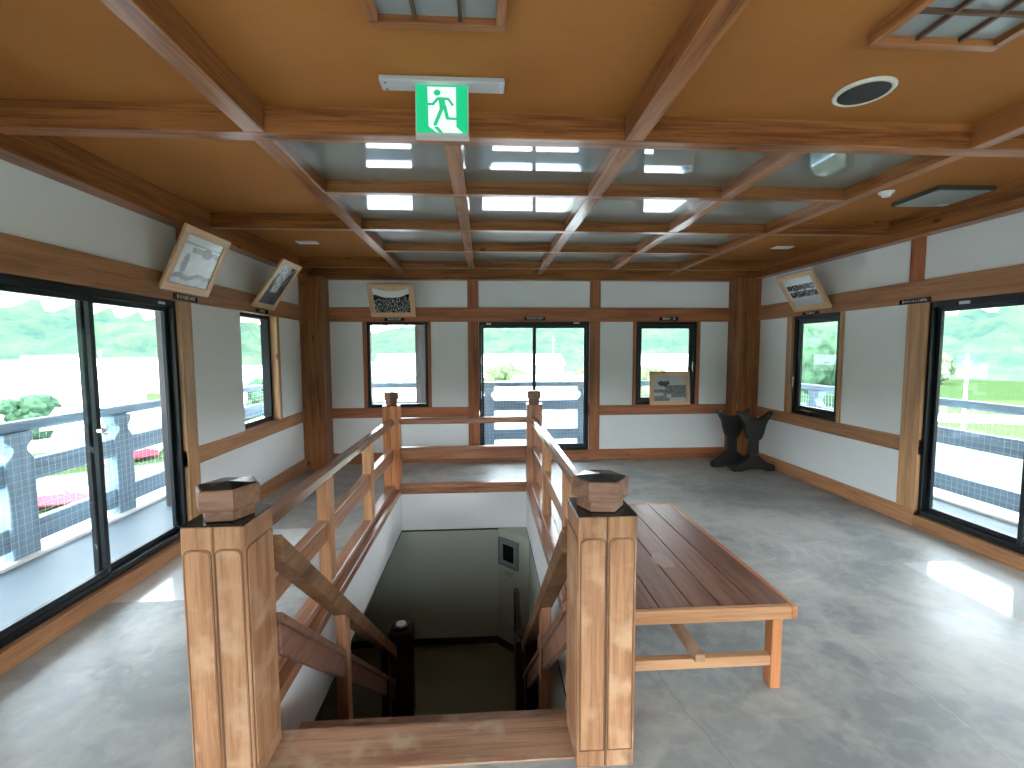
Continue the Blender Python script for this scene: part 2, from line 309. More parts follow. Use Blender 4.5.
# pieces of wall surface ------------------------------------------------------------
class Wall:
    """a wall side: t runs along it, d is depth out of the room (positive), z up"""
    def __init__(s, side): s.side = side
    def b(s, name, t0, t1, z0, z1, d0, d1, mat, parent, bev=.003):
        if s.side == 'left': return box(name, L - d1, L - d0, t0, t1, z0, z1, mat, parent, bev)
        if s.side == 'right': return box(name, R + d0, R + d1, t0, t1, z0, z1, mat, parent, bev)
        if s.side == 'back': return box(name, t0, t1, D + d0, D + d1, z0, z1, mat, parent, bev)
        return box(name, t0, t1, F - d1, F - d0, z0, z1, mat, parent, bev)
    def P(s, t, d, z):
        return {'left': (L - d, t, z), 'right': (R + d, t, z), 'back': (t, D + d, z), 'front': (t, F - d, z)}[s.side]
def build_wall(side, a, b, opens, studs, half_studs=()):
    w = Wall(side); ax = 'Y' if side in ('left', 'right') else 'X'
    rt = root('wall_' + side, kind='structure')
    # plaster panels between the studs, around openings; opens: (t0, t1, z0, z1)
    cuts = sorted({a, b} | {t for s_ in studs for t in s_})
    ths = sorted(set([a, b] + [t for s_ in studs for t in s_] + [t for o in opens for t in o[:2]]))
    for t0, t1 in zip(ths, ths[1:]):
        mid = (t0 + t1) / 2
        hit = [p for p in studs if p[0] <= mid <= p[1]]
        if hit:
            if hit[0] in half_studs and any(abs(o[0] - hit[0][1]) < .012 or abs(o[1] - hit[0][0]) < .012 for o in opens if o[2] > .3): w.b('plaster_panel', t0, t1, BT, DB, .02, .12, M_PLASTER, rt, 0)
            continue
        op = [o for o in opens if o[0] <= mid <= o[1]]
        hs = False
        spans = [(BT, DB), (DT, LB)] if not op else ([] if op[0][2] < .3 else [(BT, DB)])
        for z0, z1 in spans: w.b('plaster_panel', t0, t1, z0, z1, .02, .12, M_PLASTER, rt, 0)
    ts = sorted([a, b] + [t for s_ in studs for t in s_ ])
    for t0, t1 in zip(ths, ths[1:]): pass
    # upper band of plaster
    full = [s_ for s_ in studs if s_ not in half_studs]
    e = sorted([a] + [t for s_ in full for t in s_] + [b])
    for t0, t1 in zip(e[0::2], e[1::2]):
        if t1 - t0 > .05: w.b('plaster_panel', t0, t1, LT, EZ + .02, .02, .12, M_PLASTER, rt, 0)
    for s0, s1 in studs:
        top = LB if (s0, s1) in half_studs else EZ + .01
        jam = [o for o in opens if abs(o[0] - s1) < .012 or abs(o[1] - s0) < .012]
        zb = DT if (s0, s1) in half_studs and jam and jam[0][2] > .3 else 0
        w.b('window_jamb' if zb else 'stud', s0, s1, zb, LB, 0, .14, W_WALL['Z'] if side == 'back' else W_PALE['Z'], rt)
        if (s0, s1) not in half_studs: w.b('stud', s0, s1, LT, top, 0.002, .12, W_WALL['Z'], rt)
    WS = W_WALL if side == 'back' else W_SIDE
    w.b('lintel', a, b, LB, LT, -.006, .14, WS[ax], rt, .004)
    # dado and base pieces between full height openings
    gaps = sorted([o for o in opens if o[2] < .3]); cur = a
    segs = []
    for o in gaps: segs.append((cur, o[0])); cur = o[1]
    segs.append((cur, b))
    for s0, s1 in segs:
        e = sorted([s0] + [min(max(t, s0), s1) for s_ in full if s_[1] > s0 and s_[0] < s1 for t in s_] + [s1])
        for t0, t1 in zip(e[0::2], e[1::2]):
            if t1 - t0 < .02: continue
            w.b('dado_rail', t0, t1, DB, DT, .003, .13, WS[ax], rt)
    bs = root('baseboard_' + side, kind='structure')
    for s0, s1 in segs:
        w.b('base_timber', s0, s1, 0, BT, -.008, .12, WS[ax], bs)
    for o in gaps:
        w.b('sill_timber', o[0], o[1], 0, .1 if side != 'back' else .13, -.010, .16, WS[ax], bs)
    return rt
DL = (2.115, 3.605)                                  # side doors, along Y
DR = (2.10, 3.585)
wl = build_wall('left', F, 5.89, [(DL[0], DL[1], .1, LB), (4.49, 5.21, DT, LB), (0.2, .9, DT, LB)], [(3.635, 3.742), (3.605, 3.635), (1.98, 2.085), (5.21, 5.27), (2.085, 2.115)], half_studs=((3.605, 3.635), (5.21, 5.27), (2.085, 2.115)))
wr = build_wall('right', F, 5.89, [(DR[0], DR[1], .1, LB), (4.50, 5.225, DT, LB), (0.2, .9, DT, LB)], [(3.635, 3.757), (3.585, 3.635), (4.455, 4.50), (5.225, 5.32), (1.93, 2.05), (2.05, 2.10)], half_studs=((3.585, 3.635), (4.455, 4.50), (5.225, 5.32), (2.05, 2.10)))
wb = build_wall('back', -2.013, 3.341, [(-1.54, -.745, DT, LB), (-.07, 1.415, .13, LB), (2.055, 2.90, DT, LB)], [(-.218, -.073), (1.418, 1.559), (-1.588, -1.54), (-.745, -.705), (2.015, 2.055), (2.90, 2.945)], half_studs=((-1.588, -1.54), (-.745, -.705), (2.015, 2.055), (2.90, 2.945)))
wf = build_wall('front', L, R, [(-.07, 1.415, .13, LB), (-1.95, -.22, .13, LB), (1.56, 3.30, .13, LB)], [(-.218, -.073), (1.418, 1.559)])
# corner columns
for nm, x0, x1 in (('corner_column', L - .14, -2.010), ('corner_column', 3.338, R + .14)):
    c = box(nm, x0, x1, 5.885, D + .14, 0, EZ + .02, W_BEAM['Z'], wb, .008)

# ================================================================== windows and glass doors
wn = [0]; dn = [0]
def glazed(kind, side, t0, t1, z0, z1, style):
    w = Wall(side)
    if kind == 'door': dn[0] += 1; nm = 'door_%d' % dn[0]
    else: wn[0] += 1; nm = 'window_%d' % wn[0]
    rt = root(nm, kind='structure'); fw = .028 if kind == 'door' else .04
    bm = bmesh.new()
    def add(a0, a1, b0, b1, d0, d1, bmx):
        x = {'left': (L - d1, L - d0, a0, a1), 'right': (R + d0, R + d1, a0, a1), 'back': (a0, a1, D + d0, D + d1), 'front': (a0, a1, F - d1, F - d0)}[side]
        abox(bmx, *x, b0, b1, .003)
    dd = .03 if style != 'recess' else .075
    add(t0, t0 + fw, z0, z1, dd, dd + .085, bm); add(t1 - fw, t1, z0, z1, dd, dd + .085, bm)
    add(t0 + fw, t1 - fw, z1 - (.05 if kind == 'door' else .04), z1, dd, dd + .085, bm); add(t0 + fw, t1 - fw, z0, z0 + .045, dd, dd + .085, bm)
    link('frame', bm, M_BLACK, rt)
    def sash(a0, a1, b0, b1, d, sw=.032):
        bm = bmesh.new()
        add(a0, a0 + sw, b0, b1, d, d + .03, bm); add(a1 - sw, a1, b0, b1, d, d + .03, bm)
        add(a0 + sw, a1 - sw, b1 - sw, b1, d, d + .03, bm); add(a0 + sw, a1 - sw, b0, b0 + sw * 1.1, d, d + .03, bm)
        s = link('sash', bm, M_SASH, rt)
        bm = bmesh.new(); add(a0 + sw - .004, a1 - sw + .004, b0 + sw - .004, b1 - sw + .004, d + .012, d + .017, bm); link('pane', bm, M_GLASS, s)
        return s
    i0, i1, j0, j1 = t0 + fw, t1 - fw, z0 + .045, z1 - (.05 if kind == 'door' else .04)
    mid = (i0 + i1) / 2
    if style == 'slide':
        sash(i0 + .001, mid + .022, j0, j1, dd + .006); sash(mid - .022, i1 - .001, j0, j1, dd + .044)
    elif style == 'casement':
        sash(i0 + .001, i1 - .001, j0, j1, dd + .02, .05)
    elif style == 'casement_wide':
        sash(i0 + .001, i1 - .001, j0, j1, dd + .02, .05)
    else:
        bm = bmesh.new(); add(i0 - .002, i1 + .002, j0 - .002, j1 + .002, dd + .04, dd + .045, bm); link('pane', bm, M_GLASS, rt)
    return rt, w, mid, (i0, i1, j0, j1), dd
def part_at(w, name, t0, t1, z0, z1, d0, d1, mat, parent, bev=.002):
    return w.b(name, t0, t1, z0, z1, d0, d1, mat, parent, bev)
d1, w, mid, q, dd = glazed('door', 'left', DL[0], DL[1], .1, LB, 'slide')
bm = bmesh.new(); cyl(bm, (mid, 1.03), .018, L - dd - .006, L - dd + .022, 14, axis='X'); abox(bm, L - dd + .010, L - dd + .030, mid - .008, mid + .022, 1.005, 1.018, .002); link('latch', bm, M_CHROME, d1)
part_at(w, 'sticker', 3.42, 3.49, 1.838, 1.856, dd - .002, dd + .001, M_STICK, d1, 0)
part_at(w, 'hinge_block', q[1] - .02, q[1] + .01, .148, .175, dd - .012, dd + .01, M_CHROME, d1)
d2, w, mid, q, dd = glazed('door', 'back', -.07, 1.415, .13, LB, 'slide')
part_at(w, 'sticker', .03, .09, 1.838, 1.862, dd - .002, dd + .001, M_STICK, d2, 0)
part_at(w, 'sticker', 1.20, 1.28, 1.852, 1.868, dd - .002, dd + .001, M_STICK, d2, 0)
d3, w, mid, q, dd = glazed('door', 'right', DR[0], DR[1], .1, LB, 'slide')
part_at(w, 'sticker', 3.27, 3.35, 1.835, 1.858, dd - .002, dd + .001, M_STICK, d3, 0)
bm = bmesh.new(); cyl(bm, (mid, 1.03), .018, R + dd - .022, R + dd + .006, 14, axis='X'); link('latch', bm, M_CHROME, d3)
w1, w, mid, q, dd = glazed('window', 'left', 4.49, 5.21, DT + .002, LB, 'recess')
w2, w, mid, q, dd = glazed('window', 'back', -1.54, -.745, DT + .002, LB, 'plain')
w3, w, mid, q, dd = glazed('window', 'back', 2.055, 2.90, DT + .002, LB, 'casement')
part_at(w, 'handle', 2.846, 2.858, 1.20, 1.33, dd - .022, dd - .008, M_CHROME, w3); part_at(w, 'handle_base', 2.843, 2.861, 1.24, 1.29, dd - .010, dd + .001, M_CHROME, w3)
w4, w, mid, q, dd = glazed('window', 'right', 4.50, 5.225, DT + .002, LB, 'casement')
part_at(w, 'handle', 5.190, 5.202, 1.05, 1.18, dd - .022, dd - .008, M_CHROME, w4)
part_at(w, 'stay', 4.86, 5.02, DT + .055, DT + .068, dd - .025, dd - .012, M_CHROME, w4); part_at(w, 'stay_base', 4.90, 4.98, DT + .045, DT + .06, dd - .014, dd + .02, M_CHROME, w4)
glazed('door', 'front', -.07, 1.415, .13, LB, 'slide'); glazed('door', 'front', -1.95, -.22, .13, LB, 'slide'); glazed('door', 'front', 1.56, 3.30, .13, LB, 'slide')  # unseen front wall: doors added to bring daylight onto posts and back wall
glazed('window', 'left', .2, .9, DT + .002, LB, 'plain'); glazed('window', 'right', .2, .9, DT + .002, LB, 'plain')

# ================================================================== ceiling
cl = root('ceiling', kind='structure')
XB = [(-1.072, -.982), (-.187, -.105), (.671, .761), (1.555, 1.637), (2.405, 2.485)]     # beams running away from the camera
YB = [(2.214, 2.301), (3.000, 3.056), (3.870, 3.940), (4.690, 4.745), (5.612, 5.680)]     # beams running across
edge = .10
box('edge_beam', L - .1, L + edge, F, D, EZ, CEIL + .06, W_BEAM['Y'], cl, .004)
box('edge_beam', R - edge, R + .1, F, D, EZ, CEIL + .06, W_BEAM['Y'], cl, .004)
box('edge_beam', L + edge, R - edge, D - .10, D + .1, EZ, CEIL + .06, W_BEAM['X'], cl, .004)
box('edge_beam', L + edge, R - edge, F - .1, F + .10, EZ, CEIL + .06, W_BEAM['X'], cl, .004)
xi0, xi1 = L + edge, R - edge; yi0, yi1 = F + .10, D - .10
for k, (y0, y1) in enumerate(YB):
    if k in (0, 2, 4): box('cross_beam', xi0, xi1, y0, y1, BZ - .001, CEIL + .05, W_BEAM['X'], cl, .004)
    else: box('cross_beam', XB[0][1], XB[4][0], y0, y1, BZ + .001, CEIL + .05, W_BEAM['X'], cl, .003)
for k, (x0, x1) in enumerate(XB):
    fullb = k in (0, 2, 4)
    ys = [yi0] + [y for p in YB for y in p] + [yi1]
    if fullb: segs = [(yi0, YB[0][0]), (YB[0][1], YB[2][0]), (YB[2][1], YB[4][0]), (YB[4][1], yi1)]
    else: segs = [(YB[0][1], YB[2][0]), (YB[2][1], YB[4][0])]
    if k in (2,): segs = [(yi0, YB[0][0]), (YB[0][1], YB[1][0]), (YB[1][1], YB[2][0]), (YB[2][1], YB[3][0]), (YB[3][1], YB[4][0]), (YB[4][1], yi1)]
    if k in (1, 3): segs = [(YB[0][1], YB[1][0]), (YB[1][1], YB[2][0]), (YB[2][1], YB[3][0]), (YB[3][1], YB[4][0])]
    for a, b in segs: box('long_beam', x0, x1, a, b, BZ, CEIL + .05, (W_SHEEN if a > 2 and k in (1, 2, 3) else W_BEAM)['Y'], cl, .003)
# glass panels in the coffers, cloth panels elsewhere
for i in range(4):
    for j in range(4):
        box('glass_panel', XB[i][1] - .002, XB[i + 1][0] + .002, YB[j][1] - .002, YB[j + 1][0] + .002, GLASSZ, GLASSZ + .006, M_MIRROR, cl, 0)
for x0, x1, y0, y1 in ((xi0, XB[0][0], YB[0][1], YB[2][0]), (xi0, XB[0][0], YB[2][1], YB[4][0]), (XB[4][1], xi1, YB[0][1], YB[2][0]), (XB[4][1], xi1, YB[2][1], YB[4][0]),
                       (xi0, XB[0][0], yi0, YB[0][0]), (XB[0][1], XB[2][0], yi0, YB[0][0]), (XB[2][1], XB[4][0], yi0, YB[0][0]), (XB[4][1], xi1, yi0, YB[0][0]), (xi0, xi1, YB[4][1], yi1)):
    box('ceiling_panel', x0 - .003, x1 + .003, y0 - .003, y1 + .003, CEIL, CEIL + .012, M_CEIL, cl, 0)
box('roof_deck', L - .14, R + .14, F - .14, D + .14, CEIL + .07, CEIL + .12, M_PLASTER2, cl, 0)

# ================================================================== stairwell shell (structure)
sw = root('wall_stairwell', kind='structure')
ZB = -.42
box('white_fascia', H0 - .02, H0, HY0 - .2, HY1, ZB, -.001, M_PLASTER2, sw, 0)
box('white_fascia', H1, H1 + .02, HY0 - .2, HY1, ZB, -.001, M_PLASTER2, sw, 0)
box('white_fascia', H0 - .02, H1 + .02, HY1, HY1 + .02, ZB, -.001, M_PLASTER2, sw, 0)
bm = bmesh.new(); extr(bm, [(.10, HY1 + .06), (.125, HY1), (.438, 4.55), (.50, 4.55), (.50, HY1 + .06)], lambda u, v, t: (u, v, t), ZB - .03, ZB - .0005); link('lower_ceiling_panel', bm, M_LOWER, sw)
box('dark_edge_strip', H0 - .012, H0 + .004, HY0 - .2, HY1, ZB - .016, ZB, W_DARK['Y'], sw, 0)
box('dark_edge_strip', H1 - .004, H1 + .012, HY0 - .2, HY1, ZB - .016, ZB, W_DARK['Y'], sw, 0)
box('dark_edge_strip', H0, H1, HY1 - .006, HY1 + .01, ZB - .016, ZB, W_DARK['X'], sw, 0)
ZL = -1.715
lx0 = -2.1
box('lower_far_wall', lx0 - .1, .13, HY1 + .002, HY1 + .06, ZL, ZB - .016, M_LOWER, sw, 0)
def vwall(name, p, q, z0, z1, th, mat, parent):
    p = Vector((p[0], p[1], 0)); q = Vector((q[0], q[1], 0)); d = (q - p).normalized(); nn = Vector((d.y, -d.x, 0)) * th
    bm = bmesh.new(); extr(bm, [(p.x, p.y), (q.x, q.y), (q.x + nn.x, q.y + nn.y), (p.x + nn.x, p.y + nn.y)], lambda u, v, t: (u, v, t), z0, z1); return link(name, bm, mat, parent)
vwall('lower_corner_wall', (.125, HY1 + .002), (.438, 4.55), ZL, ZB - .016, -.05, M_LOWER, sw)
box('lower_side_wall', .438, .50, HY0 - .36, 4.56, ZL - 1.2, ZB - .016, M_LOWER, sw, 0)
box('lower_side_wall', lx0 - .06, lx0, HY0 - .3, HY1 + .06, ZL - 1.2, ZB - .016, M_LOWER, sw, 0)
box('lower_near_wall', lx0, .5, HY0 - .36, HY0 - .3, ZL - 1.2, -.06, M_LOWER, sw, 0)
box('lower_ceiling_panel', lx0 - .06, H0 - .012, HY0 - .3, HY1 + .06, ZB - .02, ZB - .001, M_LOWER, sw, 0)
fl2 = box('floor_lower', lx0, .63, 3.75, HY1 + .05, ZL - .05, ZL, plain('olive_linoleum', (.20, .19, .12), .35, var=.12, scale=3), None, 0); tag(fl2, kind='structure')
fl3 = box('floor_lower', lx0, .63, HY0 - .3, 3.75, ZL - 1.3, ZL - 1.2, bpy.data.materials['olive_linoleum'], None, 0); tag(fl3, kind='structure')
box('lower_near_wall', lx0, .5, 3.752, 3.80, ZL - 1.25, ZL - .051, M_LOWER, sw, 0)
bb2 = root('baseboard_stairwell', kind='structure')
box('dark_skirting', lx0, .13, HY1 - .014, HY1 + .001, ZL, ZL + .075, W_DARK['X'], bb2, .002)
vwall('dark_skirting', (.12, HY1 - .012), (.430, 4.545), ZL, ZL + .075, .014, W_DARK['X'], bb2)
box('dark_skirting', .424, .437, 3.75, 4.545, ZL, ZL + .075, W_DARK['Y'], bb2, .002)

# staircase
st = root('staircase', (-.24, HY0, ZL), 'steep straight timber staircase dropping from the worn threshold between the two big newel posts', 'staircase')
SX0, SX1 = -.85, .39; n = 9; rise = -ZL / n; run = .212
for k in range(1, n):
    y = HY0 + run * (k - 1)
    box('tread', SX0, SX1, y - .018 * (k > 1), y + run + (.06 if k == 1 else .03), -rise * k - .03, -rise * k, W_STEP['X'], st, .003)
for k in range(n):
    y = HY0 + run * k
    box('riser', SX0, SX1, y - .018, y, -rise * (k + 1) + (0 if k < n - 1 else 0), -rise * k - .031 if k else -.052, W_DARK['X'], st, 0)
for x in (SX0 - .04, SX1):
    bm = bmesh.new(); yb = HY0 + run * (n - 1)
    extr(bm, [(HY0 - .02, -.08), (HY0 - .02, -.36), (yb - .1, ZL), (yb + .14, ZL), (yb + .14, ZL + .13)], lambda u, v, t: (t, u, v), x, x + .04); link('stringer', bm, W_DARK['Y'], st)

# ================================================================== BALUSTRADE
PT = .928
def hexcap(name_parent, cx, cy, z, s=1.0, rot=0.0, zn=.040, zc=.112):
    bm = bmesh.new()
    def hexp(r): return [(cx + r * math.cos(rot + PI / 3 * i), cy + r * math.sin(rot + PI / 3 * i)) for i in range(6)]
    extr(bm, hexp(.085 * s), lambda u, v, t: (u, v, t), z + .002, z + zn, .003)
    nk = link('cap_neck', bm, W_CAP['X'], name_parent)
    bm = bmesh.new(); extr(bm, hexp(.104 * s), lambda u, v, t: (u, v, t), z + zn, z + zc, .004)
    c = link('cap', bm, W_CAP['X'], name_parent)
    bm = bmesh.new(); a = [bm.verts.new((x, y, z + zc + .0005)) for x, y in hexp(.094 * s)]; t = bm.verts.new((cx, cy, z + zc + .010))
    for i in range(6): bm.faces.new((a[i], a[(i + 1) % 6], t))
    bm.faces.new(a[::-1]); link('cap_cover', bm, M_PLATE, c)
def arch(x0, x1, z0, z1, r=.022, k=5):
    p = [(x0, z0), (x1, z0)]
    for i in range(k + 1):
        a = PI / 2 * i / k; p.append((x1 - r + r * math.cos(a), z1 - r + r * math.sin(a)))
    for i in range(k + 1):
        a = PI / 2 + PI / 2 * i / k; p.append((x0 + r + r * math.cos(a), z1 - r + r * math.sin(a)))
    return p
W_GROOVE = woods('groove_shadow_line', (.17, .085, .045), (.12, .055, .03))
def newel(x0, x1, y0, y1, label):
    t = root('newel_post', ((x0 + x1) / 2, (y0 + y1) / 2, 0), label, 'newel post', 'hexagonal capped newel posts at the head of the stair')
    xm = (x0 + x1) / 2
    box('shaft_board', x0, xm - .0025, y0, y1, 0, PT - .004, W_POST['Z'], t, .004)
    box('shaft_board', xm + .0025, x1, y0, y1, 0, PT - .004, W_POST['Z'], t, .004)
    box('shaft_core', x0 + .01, x1 - .01, y0 + .006, y1 - .006, 0.001, PT - .005, W_GROOVE['Z'], t, 0)
    g = .013
    # raised panels with rounded shoulders, front and back (two each) and sides (one wide)
    for a, b in ((x0 + g, xm - g * .8), (xm + g * .8, x1 - g)):
        for yy, s in ((y0, -1), (y1, 1)):
            bm = bmesh.new(); extr(bm, arch(a, b, .07, PT - .085), lambda u, v, tt: (u, tt, v), yy - s * .002, yy + s * .004, .0015); link('raised_panel', bm, W_POST['Z'], t)
            for yy2 in ():
                pass
    for xx, s in ((x0, -1), (x1, 1)):
        bm = bmesh.new(); extr(bm, arch(y0 + g, y1 - g, .07, PT - .085), lambda u, v, tt: (tt, u, v), xx - s * .002, xx + s * .004, .0015); link('raised_panel', bm, W_POST['Z'], t)
    # grooved outline around each front panel
    bm = bmesh.new()
    for a, b in ((x0 + g - .004, xm - g * .8 + .004), (xm + g * .8 - .004, x1 - g + .004)):
        pts = arch(a, b, .066, PT - .081)
        for i in range(len(pts)):
            p, q = pts[i], pts[(i + 1) % len(pts)]
            bar(bm, (p[0], y0 - .0006, p[1]), (q[0], y0 - .0006, q[1]), .0034, .0022, up=(0, 1, 0))
    pts = arch(y0 + g - .004, y1 - g + .004, .066, PT - .081)
    for xx in (x0 - .0006, x1 + .0006):
        for i in range(len(pts)):
            p, q = pts[i], pts[(i + 1) % len(pts)]
            bar(bm, (xx, p[0], p[1]), (xx, q[0], q[1]), .0026, .0022, up=(1, 0, 0))
    link('panel_groove', bm, W_GROOVE['Z'], t)
    box('top_sheet', x0 - .001, x1 + .001, y0 - .001, y1 + .001, PT - .004, PT, M_PLATE, t, .001)
    return t
NL = newel(-1.003, -.798, 1.530, 1.735, 'big square cypress newel post left of the worn stair threshold, brown hexagonal cap')
hexcap(NL, -.898, 1.632, PT, 1, .10)
NR = newel(.318, .525, 1.530, 1.735, 'big square cypress newel post right of the worn stair threshold, beside the bench')
hexcap(NR, .419, 1.632, PT, 1, -.10)
bal = root('stair_balustrade', (-.24, 3.3, 0), 'low brown timber balustrade around three sides of the stair opening', 'balustrade')
XLc, XRc, YBc = -.985, .528, 4.905
def bnewel(xc):
    h = .082
    for a, b in ((xc - h, xc - .0015), (xc + .0015, xc + h)):
        box('newel_board', a, b, YBc - h, YBc + h, 0, PT - .004, W_RED['Z'] if xc < 0 else W_RAIL['Z'], bal, .003)
    box('newel_sheet', xc - h, xc + h, YBc - h, YBc + h, PT - .004, PT, M_PLATE, bal, 0)
    hexcap(bal, xc, YBc, PT, .76, PI / 6, .055, .135)
# neck is taller on the back newels
bnewel(XLc); bnewel(XRc)
def rail_along_y(x):
    y0, y1 = 1.741, YBc - .084
    bm = bmesh.new()
    extr(bm, [(x - .042, .735), (x - .034, .768), (x - .018, .786), (x + .018, .786), (x + .034, .768), (x + .042, .735), (x + .034, .722), (x - .034, .722)], lambda u, v, t: (u, t, v), y0, y1)
    link('handrail', bm, W_RAILTOP, bal)
    box('middle_rail', x - .016, x + .016, y0, y1, .34, .452, W_RAIL['Y'], bal, .003)
    box('middle_rail_cap', x - .030, x + .030, y0, y1, .452, .474, W_RAIL['Y'], bal, .004)
    box('kerb_rail', x - (.08 if x < 0 else .094), x + (.091 if x < 0 else .062), y0, y1, -.026, .035, W_RAIL['Y'], bal, .004)
    box('kerb_cap', x - .040, x + .040, y0, y1, .035, .082, W_RAIL['Y'], bal, .006)
    for y in (2.84, 3.88): box('baluster', x - .036, x + .036, y - .05, y + .05, .06, .722, W_BENCHF['Z'], bal, .003)
def railtop():
    mt = wood('polished_handrail', (.30, .17, .12), (.20, .10, .07), 'Y', rough=.16); return mt
W_RAILTOP = railtop()
rail_along_y(XLc); rail_along_y(XRc)
x0, x1 = XLc + .082, XRc - .082
bm = bmesh.new(); extr(bm, [(YBc - .035, .735), (YBc - .028, .768), (YBc - .012, .786), (YBc + .012, .786), (YBc + .028, .768), (YBc + .035, .735), (YBc + .02, .722), (YBc - .02, .722)], lambda u, v, t: (t, u, v), x0, x1)
link('handrail', bm, W_RAIL['X'], bal)
box('middle_rail', x0, x1, YBc - .016, YBc + .016, .34, .452, W_RAIL['X'], bal, .003)
box('middle_rail_cap', x0, x1, YBc - .030, YBc + .030, .452, .474, W_RAIL['X'], bal, .004)
box('kerb_rail', x0 + .002, x1 - .002, YBc - .051, YBc + .055, -.026, .035, W_RAIL['X'], bal, .004)
box('kerb_cap', x0, x1, YBc - .040, YBc + .040, .035, .082, W_RAIL['X'], bal, .006)

# sloping stair rails -----------------------------------------------------------------
W_SRAIL = woods('worn_stair_rail', (.25, .125, .06), (.095, .040, .019), rough=.4, ring=12, contrast=1.3)
W_SBOARD = woods('stair_board', (.24, .12, .08), (.15, .068, .045), rough=.5)
def stair_rail(xc, label, y_end, inner):
    t = root('stair_rail', (xc, 1.74, .7), label, 'handrail')
    sl = .885
    def Z(y, off): return .875 - sl * (y - 1.667) + off
    def sloped(name, w, o0, o1, mat, y0=1.742, y1=None):
        y1 = y1 or y_end
        bm = bmesh.new(); extr(bm, [(y0, Z(y0, o0)), (y1, Z(y1, o0)), (y1, Z(y1, o1)), (y0, Z(y0, o1))], lambda u, v, tt: (tt, u, v), xc - w / 2, xc + w / 2, .004); link(name, bm, mat, t)
    sloped('handrail', .075, -.105, 0.0, W_SRAIL['Y'])
    sloped('rail_board', .032, -.47, -.345, W_SBOARD['Y']); sloped('rail_board_cap', .056, -.345, -.305, W_SBOARD['Y'])
    for y, zb in ((2.52, -rise * 4 + .001), (3.54, ZL + .001)):
        bm = bmesh.new(); extr(bm, [(y - .04, zb), (y + .04, zb), (y + .04, Z(y + .04, -.1)), (y - .04, Z(y - .04, -.1))], lambda u, v, tt: (tt, u, v), xc - .03, xc + .03, .003)
        link('baluster', bm, W_RAIL['Z'] if y < 3 else W_DARK['Z'], t)
    return t
sl = stair_rail(-.805, 'descending timber stair rail with worn top on the left of the stair', 3.80, 1)
sr = stair_rail(.335, 'descending timber stair rail on the right of the stair, beneath the bench side', 3.80, -1)
for rt, xx in ((sl, -.742), (sr, .345)):
    bm = bmesh.new(); abox(bm, xx - .095, xx + .095, 3.80, 3.98, ZL + .002 if xx < 0 else ZL + .002, -.90 if xx < 0 else -1.02, .012); nn = link('lower_newel', bm, W_DARK['Z'], rt)
    bm = bmesh.new(); cyl(bm, (xx, 3.885), .07, -.90 if xx < 0 else -1.02, -.868 if xx < 0 else -.99, 8); link('lower_newel_cap', bm, W_DARK['Z'], nn)
    bm = bmesh.new(); cyl(bm, (xx, 3.885), .045, -.868 if xx < 0 else -.99, -.862 if xx < 0 else -.985, 8); link('newel_top_disc', bm, M_WHITE, nn) if xx < 0 else bm.free()
# the next flight's dark handrail on the right
nf = root('stair_rail', (.27, 4.15, ZL), 'nearly black handrail of the next flight down, against the right wall of the landing', 'handrail')
box('end_post', .262, .312, 4.22, 4.29, ZL + .002, -.80, W_DARK['Z'], nf, .004)
for o0, o1 in ((-.09, 0), (-.42, -.30)):
    bm = bmesh.new(); extr(bm, [(4.22, -.80 + o0), (3.98, -1.02 + o0), (3.98, -1.02 + o1), (4.22, -.80 + o1)], lambda u, v, tt: (tt, u, v), .275, .315); link('rail_board', bm, W_DARK['Y'], nf)

# ================================================================== BENCH
bn = root('bench', (.97, 2.48, 0), 'long low brown plank bench standing right of the stair balustrade', 'bench')
bx0, bx1, by0, by1, bz = .575, 1.327, 1.812, 3.155, .405
edges = [bx0 + .02, .733, .877, 1.005, 1.152, bx1 - .024]
for a, b in zip(edges, edges[1:]):
    box('plank', a + .0025, b - .0025, by0 + .028, by1 - .028, bz - .024, bz, W_BENCH['Y'], bn, .002)
box('end_board', bx0, bx1 - .026, by0, by0 + .027, bz - .058, bz + .001, W_BENCHF['X'], bn, .003)
box('end_board', bx0, bx1 - .026, by1 - .027, by1, bz - .058, bz + .001, W_BENCHF['X'], bn, .003)
box('side_board', bx1 - .024, bx1, by0, by1, bz - .058, bz + .001, W_RED['Y'], bn, .004)
box('side_board', bx0, bx0 + .018, by0 + .028, by1 - .028, bz - .058, bz + .001, W_RED['Y'], bn, .003)
for yy in (1.86, 3.05):
    for xx in (bx0 + .018, 1.250): box('leg', xx, xx + .046, yy, yy + .055, 0, bz - .025, W_RED['Z'], bn, .003)
    box('cross_rail', bx0 + .065, 1.250, yy + .005, yy + .042, .105, .152, W_BENCHF['X'], bn, .003)
box('centre_stretcher', .895, .940, 1.838, 3.13, .153, .188, W_STEP['Y'], bn, .003)
# pale drip stain on the plank top
bm = bmesh.new(); random.seed(3)
ring = [bm.verts.new((.915 + (.040 + .012 * random.random()) * math.cos(a * PI / 8), 2.27 + (.075 + .03 * random.random()) * math.sin(a * PI / 8), bz + .0006)) for a in range(16)]
bm.faces.new(ring); link('water_stain', bm, plain('dried_stain', (.36, .25, .20), .6), bn)

